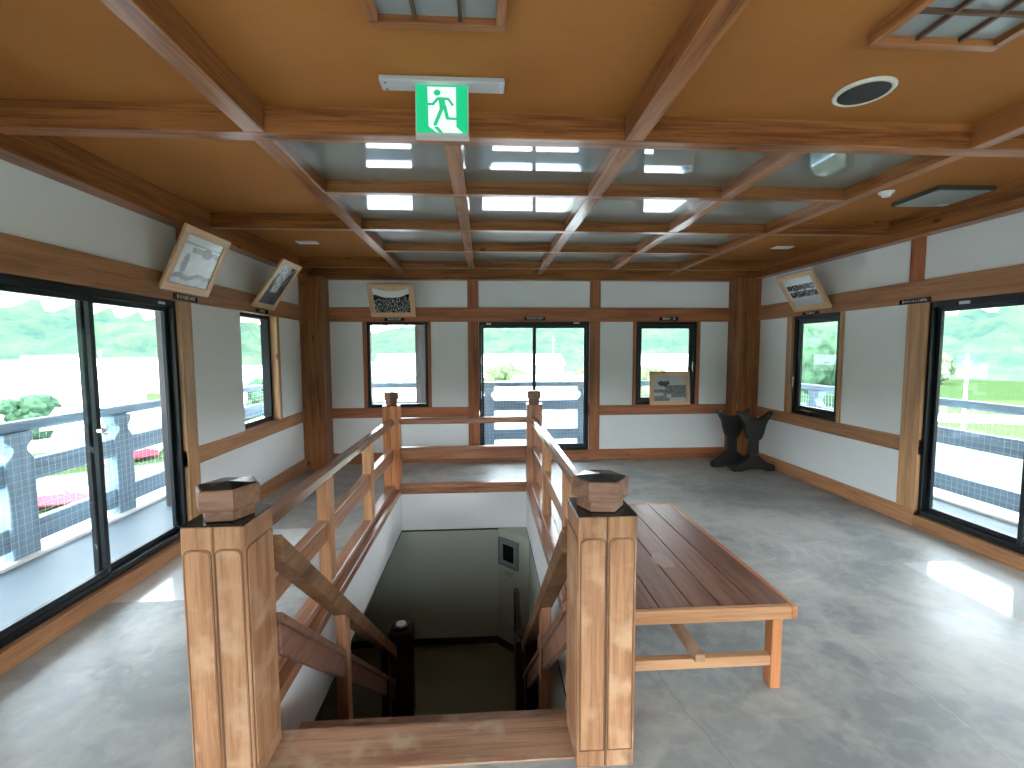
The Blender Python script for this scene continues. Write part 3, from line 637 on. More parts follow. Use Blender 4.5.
# ================================================================== BLACK TRESTLE STANDS
def stand(cx, cy, label, rotz=0):
    t = root('trestle_stand', (cx, cy, 0), label, 'trestle', 'carved black trestle stands in the back right corner'); t.rotation_euler.z = rotz
    def sym(h): return h + [(-x, z) for x, z in reversed(h) if x > 1e-6]
    fn = lambda u, v, tt: (u, tt, v)
    bm = bmesh.new(); extr(bm, sym([(0, .64), (.06, .642), (.11, .66), (.155, .70), (.205, .742), (.222, .735), (.215, .70), (.18, .655), (.150, .61), (.125, .565), (.128, .52), (.115, .47), (.09, .435), (.085, .40), (.055, .38)][::1]), fn, -.035, .035, .006); link('horned_head', bm, M_BLACKLAC, t, local=True)
    bm = bmesh.new(); extr(bm, [(-.055, .15), (.055, .15), (.05, .30), (.055, .40), (-.055, .40), (-.05, .30)], fn, -.031, .031, .004); link('column', bm, M_BLACKLAC, t, local=True)
    bm = bmesh.new(); extr(bm, sym([(0, .20), (.055, .20), (.085, .155), (.13, .12), (.19, .095), (.245, .075), (.262, .045), (.262, 0), (.15, 0), (.14, .022), (0, .03)]), fn, -.05, .05, .006); link('foot', bm, M_BLACKLAC, t, local=True)
    return t
stand(3.305, 5.42, 'black carved wooden trestle stand nearest the right wall, in front of its twin')
stand(3.165, 5.66, 'black carved wooden trestle stand against the corner column, behind its twin', .06)

# ================================================================== PICTURES
W_GREYF = woods('grey_frame', (.16, .19, .17), (.12, .14, .13))
def tone(kind, u, v):
    """grey level of the old photographs; u right, v up"""
    nz = lambda s, o=0: noise.noise(Vector((u * s + o, v * s - o, o)))
    if kind == 'river':
        g = .62 + .10 * nz(5)
        bank = .18 + .10 * u + .03 * math.sin(u * 12)
        if v < bank and v > bank - .10: g = .20 + .08 * nz(20)
        if v < bank - .10: g = .52 + .08 * nz(9, 4)
        if .68 < v < .78 and u > .25: g = .30 + .2 * nz(14, 2)
        if .82 < v < .86: g = .32
        if (u - .66) ** 2 / .02 + (v - .72) ** 2 / .012 < 1: g = .18 + .1 * nz(20)
        if (u - .2) ** 2 / .006 + (v - .42) ** 2 / .05 < 1: g = .25 + .1 * nz(18, 5)
        return g
    if kind == 'valley':
        ridge = .78 - .28 * math.sin(PI * (u * .95 + .03)) * .6 + .03 * nz(6)
        if v > ridge: return .72
        ridge2 = .58 + .12 * (u - .3)
        g = .06 if v > ridge2 else .09 + .35 * max(0, nz(16)) + (.5 if nz(30, 3) > .28 else 0)
        return g
    if kind == 'gorge':
        g = .12 + .1 * nz(7)
        if abs(u - .45 - .15 * nz(3)) < .22 and v > .3: g = .5 + .3 * nz(9)
        if v < .3: g = .08 + .3 * max(0, nz(22))
        return g
    if kind == 'inn':
        g = .62 + .04 * nz(6)
        if v < .28: g = .58
        for a, b in ((.62, .74), (.36, .50)):
            if a - .03 < v < b + .03 and .06 < u < .96: g = .05 + .35 * (nz(16, 7) > .2)
        if .52 < v < .56 and .05 < u < .95: g = .70
        if .30 < v < .62 and (int(u * 14) % 4 == 0) and .1 < u < .9: g = .2
        if v > .88 and u < .6: g = .6
        return g
    if kind == 'pines':
        g = .52 + .05 * nz(4)
        if v < .62 and v > .14 and u > .35 + .12 * nz(5): g = .24 + .08 * nz(14)
        if (u - .32) ** 2 / .035 + (v - .68) ** 2 / .012 < 1 + nz(12): g = .12
        if .33 < v < .45 and u < .65: g = .22 + .1 * nz(12, 2)
        if v < .2 and u < .5: g = .25 + .1 * nz(10, 6)
        if (u - .47) ** 2 + (v - .2) ** 2 < .006: g = .55
        return g
    if not (.16 < u < .84 and .14 < v < .86): return .30
    g = .03 + .12 * max(0, nz(8)); return g
def vc_mat(name, rough=.22):
    mt, n, l, b = new_mat(name); a = n.new('ShaderNodeVertexColor'); a.layer_name = 'print'; l.new(a.outputs[0], b.inputs['Base Color']); b.inputs['Roughness'].default_value = rough; return mt
M_PRINT = vc_mat('printed_photograph')
def picture(BL, U, V, w, h, kind, label, frame_w=.055, curl=0, dark=False):
    BL = Vector(BL); U = Vector(U).normalized(); V = Vector(V); V = (V - U * V.dot(U)).normalized(); N = U.cross(V)   # N faces out of the picture
    t = root('framed_picture', (0, 0, 0), label, 'picture')
    mw = Matrix.Identity(4)
    for i in range(3): mw[i][0] = U[i]; mw[i][1] = V[i]; mw[i][2] = N[i]; mw[i][3] = BL[i]
    t.matrix_world = mw
    fm = W_FRAMEP if not dark else W_GREYF
    f = frame_w
    for nm, x0, x1, y0, y1, ax in (('frame_bar', 0, w, 0, f, 'X'), ('frame_bar', 0, w, h - f, h, 'X'), ('frame_bar', 0, f, f, h - f, 'Y'), ('frame_bar', w - f, w, f, h - f, 'Y')):
        box(nm, x0, x1, y0, y1, -.012, .010, fm[ax], t, .003, local=True)
    box('backing', f - .004, w - f + .004, f - .004, h - f + .004, -.010, -.002, plain_mat_board, t, 0, local=True)
    bm = bmesh.new(); nx, ny = 72, 54; lay = bm.verts.layers.float_color.new('print')
    g = [[None] * (nx + 1) for _ in range(ny + 1)]
    for j in range(ny + 1):
        for i in range(nx + 1):
            u, v = i / nx, j / ny
            vv = bm.verts.new((f + u * (w - 2 * f), f + v * (h - 2 * f), .001)); c = max(.01, min(.8, tone(kind, u, v)))
            if curl and v > 1 - curl * math.sin(PI * u) ** 1.0: col = (.62, .42, .25)
            else: c = max(.012, .42 + (c - .42) * 1.15 - .03); col = (c * .95, c, c)
            vv[lay] = (*col, 1); g[j][i] = vv
    for j in range(ny):
        for i in range(nx): bm.faces.new((g[j][i], g[j][i + 1], g[j + 1][i + 1], g[j + 1][i]))
    link('print', bm, M_PRINT, t, local=True)
    return t
plain_mat_board = plain('picture_backing', (.55, .42, .28), .7)
picture((-2.235, 3.346, 1.938), (0, 1, 0.0), (.205, 0, .437), .555, .485, 'river', 'framed old black and white river photograph leaning out above the left sliding door end', .06)
picture((-2.235, 4.620, 1.938), (0, 1, 0.0), (.33, 0, .475), .450, .55, 'gorge', 'framed dark gorge photograph tilted far forward above the small left window', .055)
picture((-1.457, 6.105, 1.938), (1, 0, 0), (.015, -.235, .415), .573, .455, 'valley', 'framed dark valley photograph with a curling print, above the back left window', .062, curl=.13)
picture((3.578, 5.150, 1.927), (0, -1, 0), (-.25, 0, .40), .575, .455, 'inn', 'framed black and white photograph of an old two storey inn, above the small right window', .06)
picture((2.235, 6.085, DT + .004), (1, 0, 0), (-.01, .04, .45), .56, .455, 'pines', 'framed misty pine tree photograph standing on the dado in the back right window', .055)
# the picture on the stair landing
_p = Vector((.125, HY1, 0)); _q = Vector((.438, 4.55, 0)); _d = (_q - _p).normalized(); _n = Vector((-_d.y, _d.x, 0)) * -1
_b = _p + _d * .035 + Vector((-.75, -.66, 0)).normalized() * .022; 
picture((_b.x, _b.y, -.80), (_d.x, _d.y, 0), (0, 0, 1), .28, .30, 'dark', 'small dark framed picture hanging on the angled stair landing wall', .03, dark=True)
cp = root('caption_plate', (_b.x, _b.y, -.87), 'small caption card below the picture on the stair landing', 'plaque')
bm = bmesh.new(); bar(bm, _b + _d * .09 + Vector((0, 0, -.87)), _b + _d * .20 + Vector((0, 0, -.87)), .006, .05); link('card', bm, plain('grey_card', (.3, .3, .26), .6), cp)

# caption plates ----------------------------------------------------------------------
M_INK = plain('white_lettering', (.75, .76, .76), .5)
def plate(side, t0, t1, z0, z1, text, label, flip=False):
    w = Wall(side); d = -.008
    c = w.P((t0 + t1) / 2, d, z0)
    rt = root('caption_plate', c, label, 'plaque', 'black caption plates along the lintel')
    w.b('plate', t0, t1, z0, z1, -.014, -.0065, M_PLATE, rt, .001)
    cu = bpy.data.curves.new('caption', 'FONT'); cu.body = text; cu.align_x = 'CENTER'; cu.align_y = 'CENTER'; cu.extrude = .0004
    h = (z1 - z0); cu.size = min(h * .72, (t1 - t0) * .92 / len(text)); cu.materials.append(M_INK)
    tmp = bpy.data.objects.new('lettering_curve', cu); COL.objects.link(tmp); bpy.context.view_layer.update()
    me = bpy.data.meshes.new_from_object(tmp.evaluated_get(bpy.context.evaluated_depsgraph_get())); bpy.data.objects.remove(tmp)
    o = bpy.data.objects.new('lettering', me); COL.objects.link(o); o.parent = rt
    rz = {'back': 0, 'left': PI / 2, 'right': -PI / 2}[side]
    o.rotation_euler = (PI / 2, 0, rz)
    p = Vector(w.P((t0 + t1) / 2, -.0150, (z0 + z1) / 2)); o.location = p - Vector(c)
    return rt
plate('left', 3.525, 3.80, 1.882, 1.926, '昔の大橋と風景', 'black caption plate with white characters under the river photograph on the left')
plate('left', 4.74, 4.99, 1.884, 1.924, '昔の渓谷', 'black caption plate under the gorge photograph over the small left window')
plate('back', -1.30, -1.04, 1.886, 1.926, '昔の町の全景', 'black caption plate under the valley photograph over the back left window')
plate('back', .535, .810, 1.895, 1.940, '南側展望の案内', 'black caption plate on the lintel over the middle sliding door')
plate('back', 2.364, 2.626, 1.888, 1.938, '展望台・北', 'black caption plate on the lintel over the back right window')
plate('right', 4.785, 5.040, 1.876, 1.908, '昔の旅館の姿', 'black caption plate under the old inn photograph on the right')
plate('right', 3.54, 3.82, 1.874, 1.915, '昔の大いちょう(昭和)', 'longest black caption plate, beside the post at the right sliding door')

# ================================================================== EXIT SIGN
ex = root('exit_sign', (-.165, 1.985, 2.36), 'green and white running man exit sign hanging from a white ceiling plate', 'exit sign')
box('mounting_plate', -.412, .092, 1.945, 2.025, CEIL - .022, CEIL - .001, plain('brushed_plate', (.55, .56, .56), .35, .3), ex, .003)
for x in (-.39, .07):
    for y in (1.962, 2.008):
        bm = bmesh.new(); cyl(bm, (x, y), .005, CEIL - .025, CEIL - .021, 10); link('screw', bm, M_CHROME, ex)
sy0, sy1 = 1.975, 2.000
sx0, sx1, sz0, sz1 = -.274, -.056, 2.370, 2.592
box('housing', sx0, sx1, sy0 + .002, sy1, sz0, sz1, plain('sign_housing', (.58, .56, .52), .4), ex, .003)
M_GREEN = emis('sign_green', (.005, .27, .11), .28); M_SWHITE = emis('sign_white', (.70, .85, .83), .13)
fx0, fx1, fz0, fz1 = sx0 + .005, sx1 - .005, sz0 + .022, sz1 - .004
box('green_face', fx0, fx1, sy0 - .001, sy0 + .004, fz0, fz1, M_GREEN, ex, 0)
def SP(px, py): return (fx0 + (px - 342) / 373 * (fx1 - fx0), fz1 - (py - 165) / 400 * (fz1 - fz0))
def flat(bm, pts, y):
    vs = [bm.verts.new((*SP(*p)[:1], y, SP(*p)[1])) for p in pts]; bm.faces.new(vs)
def stroke(bm, a, b, wd, y):
    a = Vector(a); b = Vector(b); d = (b - a).normalized(); nn = Vector((-d.y, d.x)) * wd / 2
    flat(bm, [tuple(a + nn), tuple(b + nn), tuple(b - nn), tuple(a - nn)], y)
    for c in (a, b): flat(bm, [(c.x + wd / 2 * math.cos(k * PI / 6), c.y + wd / 2 * math.sin(k * PI / 6)) for k in range(12)], y)
bm = bmesh.new(); flat(bm, [(425, 198), (632, 198), (632, 515), (680, 565), (488, 565), (430, 515)], sy0 - .0016); link('doorway_symbol', bm, M_SWHITE, ex)
bm = bmesh.new(); y = sy0 - .0022
flat(bm, [(495 + 25 * math.cos(k * PI / 8), 245 + 25 * math.sin(k * PI / 8)) for k in range(16)], y)
flat(bm, [(498, 281), (548, 281), (556, 345), (560, 372), (512, 372), (508, 320)], y - .0001)
for a, b, wd in (((500, 291), (466, 334), 20), ((466, 337), (430, 338), 20), ((545, 291), (575, 294), 20), ((577, 294), (606, 340), 18), ((530, 365), (478, 498), 27), ((548, 350), (566, 440), 25), ((566, 450), (650, 452), 20)):
    stroke(bm, a, b, wd, y)
flat(bm, [(468, 518), (500, 518), (535, 565), (503, 565)], y)
link('running_figure', bm, M_GREEN, ex)

# ================================================================== CEILING FITTINGS
W_DARKB = woods('lattice_wood', (.12, .055, .032), (.07, .03, .018))
def lattice_light(x0, x1, y0, y1, label):
    t = root('ceiling_light', ((x0 + x1) / 2, (y0 + y1) / 2, CEIL - .05), label, 'ceiling light', 'wooden lattice ceiling lights'); z = CEIL
    for nm, a, b, c, d, ax in (('frame_bar', x0, x1, y0, y0 + .03, 'X'), ('frame_bar', x0, x1, y1 - .03, y1, 'X'), ('frame_bar', x0, x0 + .03, y0 + .03, y1 - .03, 'Y'), ('frame_bar', x1 - .03, x1, y0 + .03, y1 - .03, 'Y')):
        box(nm, a, b, c, d, z - .045, z - .001, W_BEAM[ax], t, .002)
    box('diffuser', x0 + .03, x1 - .03, y0 + .03, y1 - .03, z - .020, z - .014, plain('unlit_diffuser', (.24, .265, .25), .35), t, 0)
    for k in (1, 2):
        xx = x0 + (x1 - x0) * k / 3; yy = y0 + (y1 - y0) * k / 3
        box('lattice_bar', xx - .006, xx + .006, y0 + .03, y1 - .03, z - .036, z - .021, W_DARKB['Y'], t, 0)
        box('lattice_bar', x0 + .03, x1 - .03, yy - .006, yy + .006, z - .035, z - .022, W_DARKB['X'], t, 0)
lattice_light(-.362, .078, 1.165, 1.614, 'square wooden lattice ceiling light just before the exit sign')
lattice_light(1.350, 1.822, 1.15, 1.622, 'square wooden lattice ceiling light right of the speaker')
t = root('ceiling_speaker', (1.632, 1.965, CEIL - .02), 'round ceiling speaker with cream ring and black mesh', 'speaker')
bm = bmesh.new(); N_ = 40
for i in range(N_):
    a0, a1 = 2 * PI * i / N_, 2 * PI * (i + 1) / N_
    pr = [(.094, CEIL - .008), (.097, CEIL - .012), (.108, CEIL - .011), (.115, CEIL - .004), (.115, CEIL - .001)]
    for p, q in zip(pr, pr[1:]):
        vs = [bm.verts.new((1.632 + r * math.cos(a), 1.965 + r * math.sin(a), z)) for (r, z), a in ((p, a0), (p, a1), (q, a1), (q, a0))]; bm.faces.new(vs)
bmesh.ops.remove_doubles(bm, verts=bm.verts, dist=.0001); link('ring', bm, plain('cream_ring', (.62, .60, .48), .4), t, True)
bm = bmesh.new(); cyl(bm, (1.632, 1.965), .0965, CEIL - .009, CEIL - .002, 36); link('mesh_grille', bm, plain('black_mesh', (.012, .016, .016), .5, var=.5, scale=300, bump=.6), t)
t = root('ceiling_vent', (3.28, 3.20, CEIL - .02), 'flat grey metal ceiling vent plate near the right wall', 'vent'); t.rotation_euler.z = -.04
box('grey_panel', -.185, .185, -.175, .175, -.014, -.002, plain('grey_vent', (.34, .41, .39), .4, .2), t, .003, local=True)
bm = bmesh.new()
for a in ((-.20, .20, -.19, -.178), (-.20, .20, .178, .19), (-.20, -.188, -.178, .178), (.188, .20, -.178, .178)): abox(bm, *a, -.010, .019, .001)
link('rim', bm, plain('dark_rim', (.05, .055, .05), .5), t, local=True)
box('label_sticker', .10, .17, .10, .15, -.0155, -.0142, M_STICK, t, 0, local=True)
t = root('smoke_detector', (2.835, 3.165, CEIL - .03), 'small round cream smoke detector on the ceiling beside the grey vent', 'smoke detector')
bm = bmesh.new(); cyl(bm, (2.835, 3.165), .044, CEIL - .012, CEIL - .001, 24, .05); link('base', bm, M_WHITE, t)
bm = bmesh.new(); cyl(bm, (2.835, 3.165), .026, CEIL - .034, CEIL - .012, 24, .036); link('sensor_head', bm, M_WHITE, t)
for x, y, lb in ((-1.78, 4.86, 'small rectangular white downlight in the ceiling, back left'), (3.225, 4.885, 'small rectangular white downlight in the ceiling, back right')):
    t = root('downlight', (x, y, CEIL - .02), lb, 'downlight', 'small rectangular downlights')
    box('plate', x - .10, x + .10, y - .055, y + .055, CEIL - .012, CEIL - .001, M_WHITE, t, .003)
    box('lamp_slot', x - .075, x + .075, y - .032, y + .032, CEIL - .0135, CEIL - .0115, plain('frosted_slot', (.85, .87, .85), .3), t, .001)

# ================================================================== OUTSIDE: balcony
BL_, BR_, BD_, BF_ = -3.5, 4.75, 7.45, -2.05
dk = root('balcony_deck', kind='structure'); M_DECK = plain('pale_deck', (.15, .19, .215), .55, var=.06, scale=2)
bm = bmesh.new(); z0, z1 = -.16, -.05
o = .18
abox(bm, BL_ - o, L - .14, BF_ - o, BD_ + o, z0, z1); abox(bm, R + .14, BR_ + o, BF_ - o, BD_ + o, z0, z1); abox(bm, L - .14, R + .14, D + .14, BD_ + o, z0, z1); abox(bm, L - .14, R + .14, BF_ - o, F - .14, z0, z1)
link('deck_slab', bm, M_DECK, dk)
bm = bmesh.new(); k = .10
for a in ((BL_ - o, BL_ + .1, BF_ - o, BD_ + o), (BR_ - .1, BR_ + o, BF_ - o, BD_ + o), (BL_ + .1, BR_ - .1, BD_ - .1, BD_ + o), (BL_ + .1, BR_ - .1, BF_ - o, BF_ + .1)): abox(bm, *a, -.0499, -.028)
link('white_kerb', bm, plain('white_kerb_paint', (.78, .79, .78), .5), dk)
def railing(side, label, posts):
    t = root('balcony_railing', {'left': (BL_, 2.7, -.028), 'right': (BR_, 2.7, -.028), 'back': (.62, BD_, -.028)}[side], label, 'railing')
    if side == 'back': rng = (BL_, BR_); bx = lambda nm, a, b, z0, z1, wd, mt, bv=.006: box(nm, a, b, BD_ - wd / 2, BD_ + wd / 2, z0, z1, mt['X'], t, bv)
    else:
        xx = BL_ if side == 'left' else BR_; rng = (BF_, BD_ - .10); bx = lambda nm, a, b, z0, z1, wd, mt, bv=.006: box(nm, xx - wd / 2, xx + wd / 2, a, b, z0, z1, mt['Y'], t, bv)
    bx('top_rail', rng[0], rng[1], .905, .985, .11, W_OUT, .02); bx('middle_rail', rng[0], rng[1], .52, .685, .07, W_OUT); bx('bottom_rail', rng[0], rng[1], .04, .215, .07, W_OUT)
    for p in posts:
        bm = bmesh.new(); h = [(0.105, -.027), (.105, .70), (.045, .76), (.045, .80), (.105, .845), (.105, .90), (.05, .905)]
        pts = h + [(-a, b) for a, b in reversed(h)]
        if side == 'back': extr(bm, pts, lambda u, v, tt: (p + u, tt, v), BD_ - .06, BD_ + .06, .008)
        else: extr(bm, pts, lambda u, v, tt: (tt, p + u, v), xx - .06, xx + .06, .008)
        link('post', bm, W_OUT['Z'], t)
    bm = bmesh.new(); s = .055; off = -.065 if side in ('right', 'back') else .065; w = .0015
    a = rng[0]
    while a < rng[1]:
        if side == 'back': bar(bm, (a, BD_ + off, -.02), (a, BD_ + off, .90), w, w, up=(0, 1, 0))
        else: bar(bm, (xx + off, a, -.02), (xx + off, a, .90), w, w, up=(1, 0, 0))
        a += s
    z = 0.0
    while z < .90:
        if side == 'back': bar(bm, (rng[0], BD_ + off, z), (rng[1], BD_ + off, z), w, w)
        else: bar(bm, (xx + off, rng[0], z), (xx + off, rng[1], z), w, w)
        z += s
    tag(link('safety_net', bm, plain('pale_net', (.6, .65, .68), .6), t), kind='stuff')
    return t
railing('left', 'weathered blue grey balcony railing with netting outside the left sliding door', [-.4, 1.1, 3.58, 4.56, 6.3])
railing('right', 'weathered blue grey balcony railing with netting outside the right sliding door', [-.4, 1.1, 2.4, 5.2, 6.3])
railing('back', 'weathered blue grey balcony railing with netting beyond the back windows', [-2.2, -1.9, .05, 1.62, 3.3])
COLS = [(-3.12, 4.80), (-3.12, 1.03), (-3.12, 6.99), (-.94, 6.99), (2.28, 6.99), (4.46, 6.99), (4.46, 4.42), (4.46, 1.03), (-3.12, -1.6), (4.46, -1.6), (-1.02, -1.6), (2.33, -1.6)]
gc = root('trim_1', kind='structure')
for x, y in COLS: box('veranda_column', x - .085, x + .085, y - .085, y + .085, -.05, 2.38, W_OUTPOST['Z'], gc, .01)
# eaves
ev = root('trim_2', kind='structure'); M_RAFT = plain('bleached_rafter', (.55, .52, .52), .7); M_SOFF = plain('soffit_board', (.45, .42, .40), .75)
E = 1.75; zt, zo = 2.72, 1.885
def soffit(p):
    bm = bmesh.new(); vs = [bm.verts.new(v) for v in p]; bm.faces.new(vs); r = bmesh.ops.extrude_face_region(bm, geom=list(bm.faces)); bmesh.ops.translate(bm, verts=[g for g in r['geom'] if isinstance(g, bmesh.types.BMVert)], vec=(0, 0, .05)); link('soffit', bm, M_SOFF, ev)
xa, xb, ya, yb = L - .14, R + .14, F - .14, D + .14
soffit([(xa, ya, zt), (xa, yb, zt), (xa - E, yb + E, zo + .1), (xa - E, ya - E, zo + .1)]); soffit([(xb, ya, zt), (xb, yb, zt), (xb + E, yb + E, zo + .1), (xb + E, ya - E, zo + .1)])
soffit([(xa, yb, zt), (xb, yb, zt), (xb + E, yb + E, zo + .1), (xa - E, yb + E, zo + .1)]); soffit([(xa, ya, zt), (xb, ya, zt), (xb + E, ya - E, zo + .1), (xa - E, ya - E, zo + .1)])
y = 4.26 - .42 * 11
sl_ = (zo - zt + .1) / E
while y < yb + .01:
    for xx, s in ((xa, -1), (xb, 1)):
        bm = bmesh.new(); bar(bm, (xx, y, zt - .055), (xx + s * E, y, zt + sl_ * E - .055), .09, .10, bev=0); link('rafter', bm, M_RAFT, ev)
    y += .42
x = xa
while x < xb + .01:
    bm = bmesh.new(); bar(bm, (x, yb, zt - .055), (x, yb + E, zt + sl_ * E - .055), .07, .09); link('rafter', bm, M_RAFT, ev); x += .36

# ================================================================== OUTSIDE: valley
GZ = -8.0
def ground_mat():
    mt, n, l, b = new_mat('valley_floor'); t = n.new('ShaderNodeTexCoord')
    vo = n.new('ShaderNodeTexVoronoi'); vo.inputs['Scale'].default_value = .022; l.new(t.outputs['Object'], vo.inputs['Vector'])
    sx = n.new('ShaderNodeSeparateColor'); l.new(vo.outputs['Color'], sx.inputs[0])
    rp = n.new('ShaderNodeValToRGB'); l.new(sx.outputs[0], rp.inputs[0]); e = rp.color_ramp.elements; rp.color_ramp.interpolation = 'CONSTANT'
    e[0].position = 0; e[0].color = (.028, .048, .018, 1); e[1].position = .35; e[1].color = (.24, .25, .23, 1); k = e.new(.75); k.color = (.045, .062, .026, 1)
    q = n.new('ShaderNodeTexNoise'); q.inputs['Scale'].default_value = .4; q.inputs['Detail'].default_value = 6; l.new(t.outputs['Object'], q.inputs['Vector'])
    mi = n.new('ShaderNodeMix'); mi.data_type = 'RGBA'; mi.blend_type = 'MULTIPLY'; mi.inputs[0].default_value = .35; l.new(rp.outputs[0], mi.inputs[6]); l.new(q.outputs[0], mi.inputs[7]); l.new(mi.outputs[2], b.inputs['Base Color'])
    b.inputs['Roughness'].default_value = 1; b.inputs['Specular IOR Level'].default_value = 0; return mt
bm = bmesh.new(); bmesh.ops.create_circle(bm, cap_ends=True, segments=64, radius=900); bmesh.ops.translate(bm, verts=bm.verts, vec=(0, 0, GZ)); g = link('ground', bm, ground_mat()); tag(g, kind='structure')
def forest_mat():
    mt, n, l, b = new_mat('summer_forest'); t = n.new('ShaderNodeTexCoord')
    q = n.new('ShaderNodeTexNoise'); q.inputs['Scale'].default_value = .05; q.inputs['Detail'].default_value = 11; q.inputs['Roughness'].default_value = .78; l.new(t.outputs['Object'], q.inputs['Vector'])
    rp = n.new('ShaderNodeValToRGB'); l.new(q.outputs[0], rp.inputs[0]); e = rp.color_ramp.elements
    e[0].position = .36; e[0].color = (.016, .036, .031, 1); e[1].position = .62; e[1].color = (.046, .066, .038, 1); l.new(rp.outputs[0], b.inputs['Base Color']); b.inputs['Roughness'].default_value = 1; b.inputs['Specular IOR Level'].default_value = 0; return mt
azs = [-180, -120, -60, -34, -30, -24, -16, -10, -5, 8, 25, 60, 120, 180]; els = [.12, .12, .16, .15, .10, .040, .030, .055, .085, .11, .12, .13, .12, .12]
def elev(a):
    for (a0, e0), (a1, e1) in zip(zip(azs, els), zip(azs[1:], els[1:])):
        if a0 <= a <= a1: k = (a - a0) / (a1 - a0); k = k * k * (3 - 2 * k); return e0 + (e1 - e0) * k
    return .1
NA, NR_ = 900, 44; vs = []; fs = []
for j in range(NR_ + 1):
    r = 190 + 330 * (j / NR_) ** 1.15
    for i in range(NA):
        a = -180 + 360 * i / NA; ar = math.radians(a); x, y = r * math.sin(ar), r * math.cos(ar)
        k = j / NR_; base = (elev(a) * 480 + 9.5) * (k ** 1.1) * (1 + .25 * noise.noise(Vector((x * .006, y * .006, 1)))); base += (noise.noise(Vector((x * .08, y * .08, 0))) * 5 + noise.noise(Vector((x * .2, y * .2, 3))) * 2.5) * min(1, k * 6)
        vs.append((x, y, GZ - 1.5 + max(0, base) if j else GZ - 2))
for j in range(NR_):
    for i in range(NA): fs.append((j * NA + i, j * NA + (i + 1) % NA, (j + 1) * NA + (i + 1) % NA, (j + 1) * NA + i))
me = bpy.data.meshes.new('hills'); me.from_pydata(vs, [], fs); me.materials.append(forest_mat()); [setattr(p, 'use_smooth', True) for p in me.polygons]; ho = bpy.data.objects.new('hills', me); COL.objects.link(ho); tag(ho, kind='structure')

M_HW = [plain('house_wall_white', (.72, .72, .70), .8), plain('house_wall_cream', (.66, .62, .54), .8), plain('house_wall_grey', (.50, .53, .55), .8)]
M_HR = [plain('roof_grey', (.30, .33, .36), .6), plain('roof_pale', (.60, .62, .64), .6), plain('roof_brown', (.34, .26, .22), .7)]
M_HG = plain('house_window', (.16, .22, .26), .2)
def P2(px, dist):
    """ground point seen in the direction of picture column px, dist metres ahead"""
    return ((px - 483) / 460 * dist, dist)
def house(x, y, w, d, h, rz, wi, ri, label, storeys=2, flat_roof=False):
    t = root('house' if not flat_roof else 'building', (x, y, GZ), label, 'house' if not flat_roof else 'building', 'buildings of the village below'); t.rotation_euler.z = rz
    wb_ = box('wall', -w / 2, w / 2, -d / 2, d / 2, 0, h, M_HW[wi], t, 0, local=True)
    bm = bmesh.new()
    if flat_roof: abox(bm, -w / 2 - .3, w / 2 + .3, -d / 2 - .3, d / 2 + .3, h + .01, h + .5)
    else: extr(bm, [(-d / 2 - .7, h - .1), (d / 2 + .7, h - .1), (d / 2 + .7, h + .1), (0, h + d * .26 + .2), (-d / 2 - .7, h + .1)], lambda u, v, tt: (tt, u, v), -w / 2 - .6, w / 2 + .6)
    link('roof', bm, M_HR[ri], t, local=True)
    nw = max(2, int(w / 2.6))
    for s in range(storeys):
        for i in range(nw):
            cx = -w / 2 + w * (i + .5) / nw; zz = .9 + s * h / storeys
            box('window', cx - .6, cx + .6, -d / 2 - .05, -d / 2 + .02, zz, zz + 1.2, M_HG, t, 0, local=True)
    return t
# (column in the picture, distance, w, d, h, turn, wall, roof, storeys, flat, label)
HS = [(5, 62, 12, 8, 5, .5, 0, 1, 2, 0, 'white house with pale roof farthest left through the left sliding door'),
      (55, 90, 14, 9, 5.5, .4, 1, 0, 2, 0, 'cream house with grey roof through the left pane of the left sliding door'),
      (80, 150, 14, 9, 6, .6, 0, 2, 2, 0, 'white house with brown roof just left of the left door meeting stile'),
      (112, 78, 11, 8, 5, .3, 0, 0, 2, 0, 'white house with grey roof in the right pane of the left sliding door'),
      (135, 110, 16, 9, 5.5, .5, 0, 1, 2, 0, 'white house with pale roof by the veranda column through the left door'),
      (128, 45, 7, 5, 3, .4, 2, 1, 1, 0, 'low grey shed behind the red car beyond the left railing'),
      (255, 75, 12, 8, 5, .2, 0, 0, 2, 0, 'white house with grey roof seen through the small left window'),
      (385, 85, 22, 9, 5, .1, 0, 1, 2, 0, 'long white house seen through the back left window'),
      (405, 150, 16, 9, 6, 0, 1, 1, 2, 0, 'distant cream house above the back left window railing'),
      (505, 46, 12, 8, 5.6, .05, 0, 1, 2, 1, 'flat roofed white building in the left pane of the middle door'),
      (563, 62, 13, 8, 5.4, -.04, 0, 1, 2, 1, 'flat roofed white building in the right pane of the middle door'),
      (520, 110, 18, 9, 6, .1, 1, 1, 2, 0, 'cream house behind the flat roofed white buildings'),
      (668, 95, 15, 9, 6, -.1, 0, 1, 2, 0, 'white house seen in the back right window above the leaning picture'),
      (820, 120, 15, 9, 5, -.4, 0, 1, 2, 0, 'white house seen through the small right window')]
for px, ds, w_, d_, h_, rz, wi, ri, stn, fr_, lb in HS:
    x, y = P2(px, ds); house(x, y, w_, d_, h_, rz, wi, ri, lb, stn, bool(fr_))
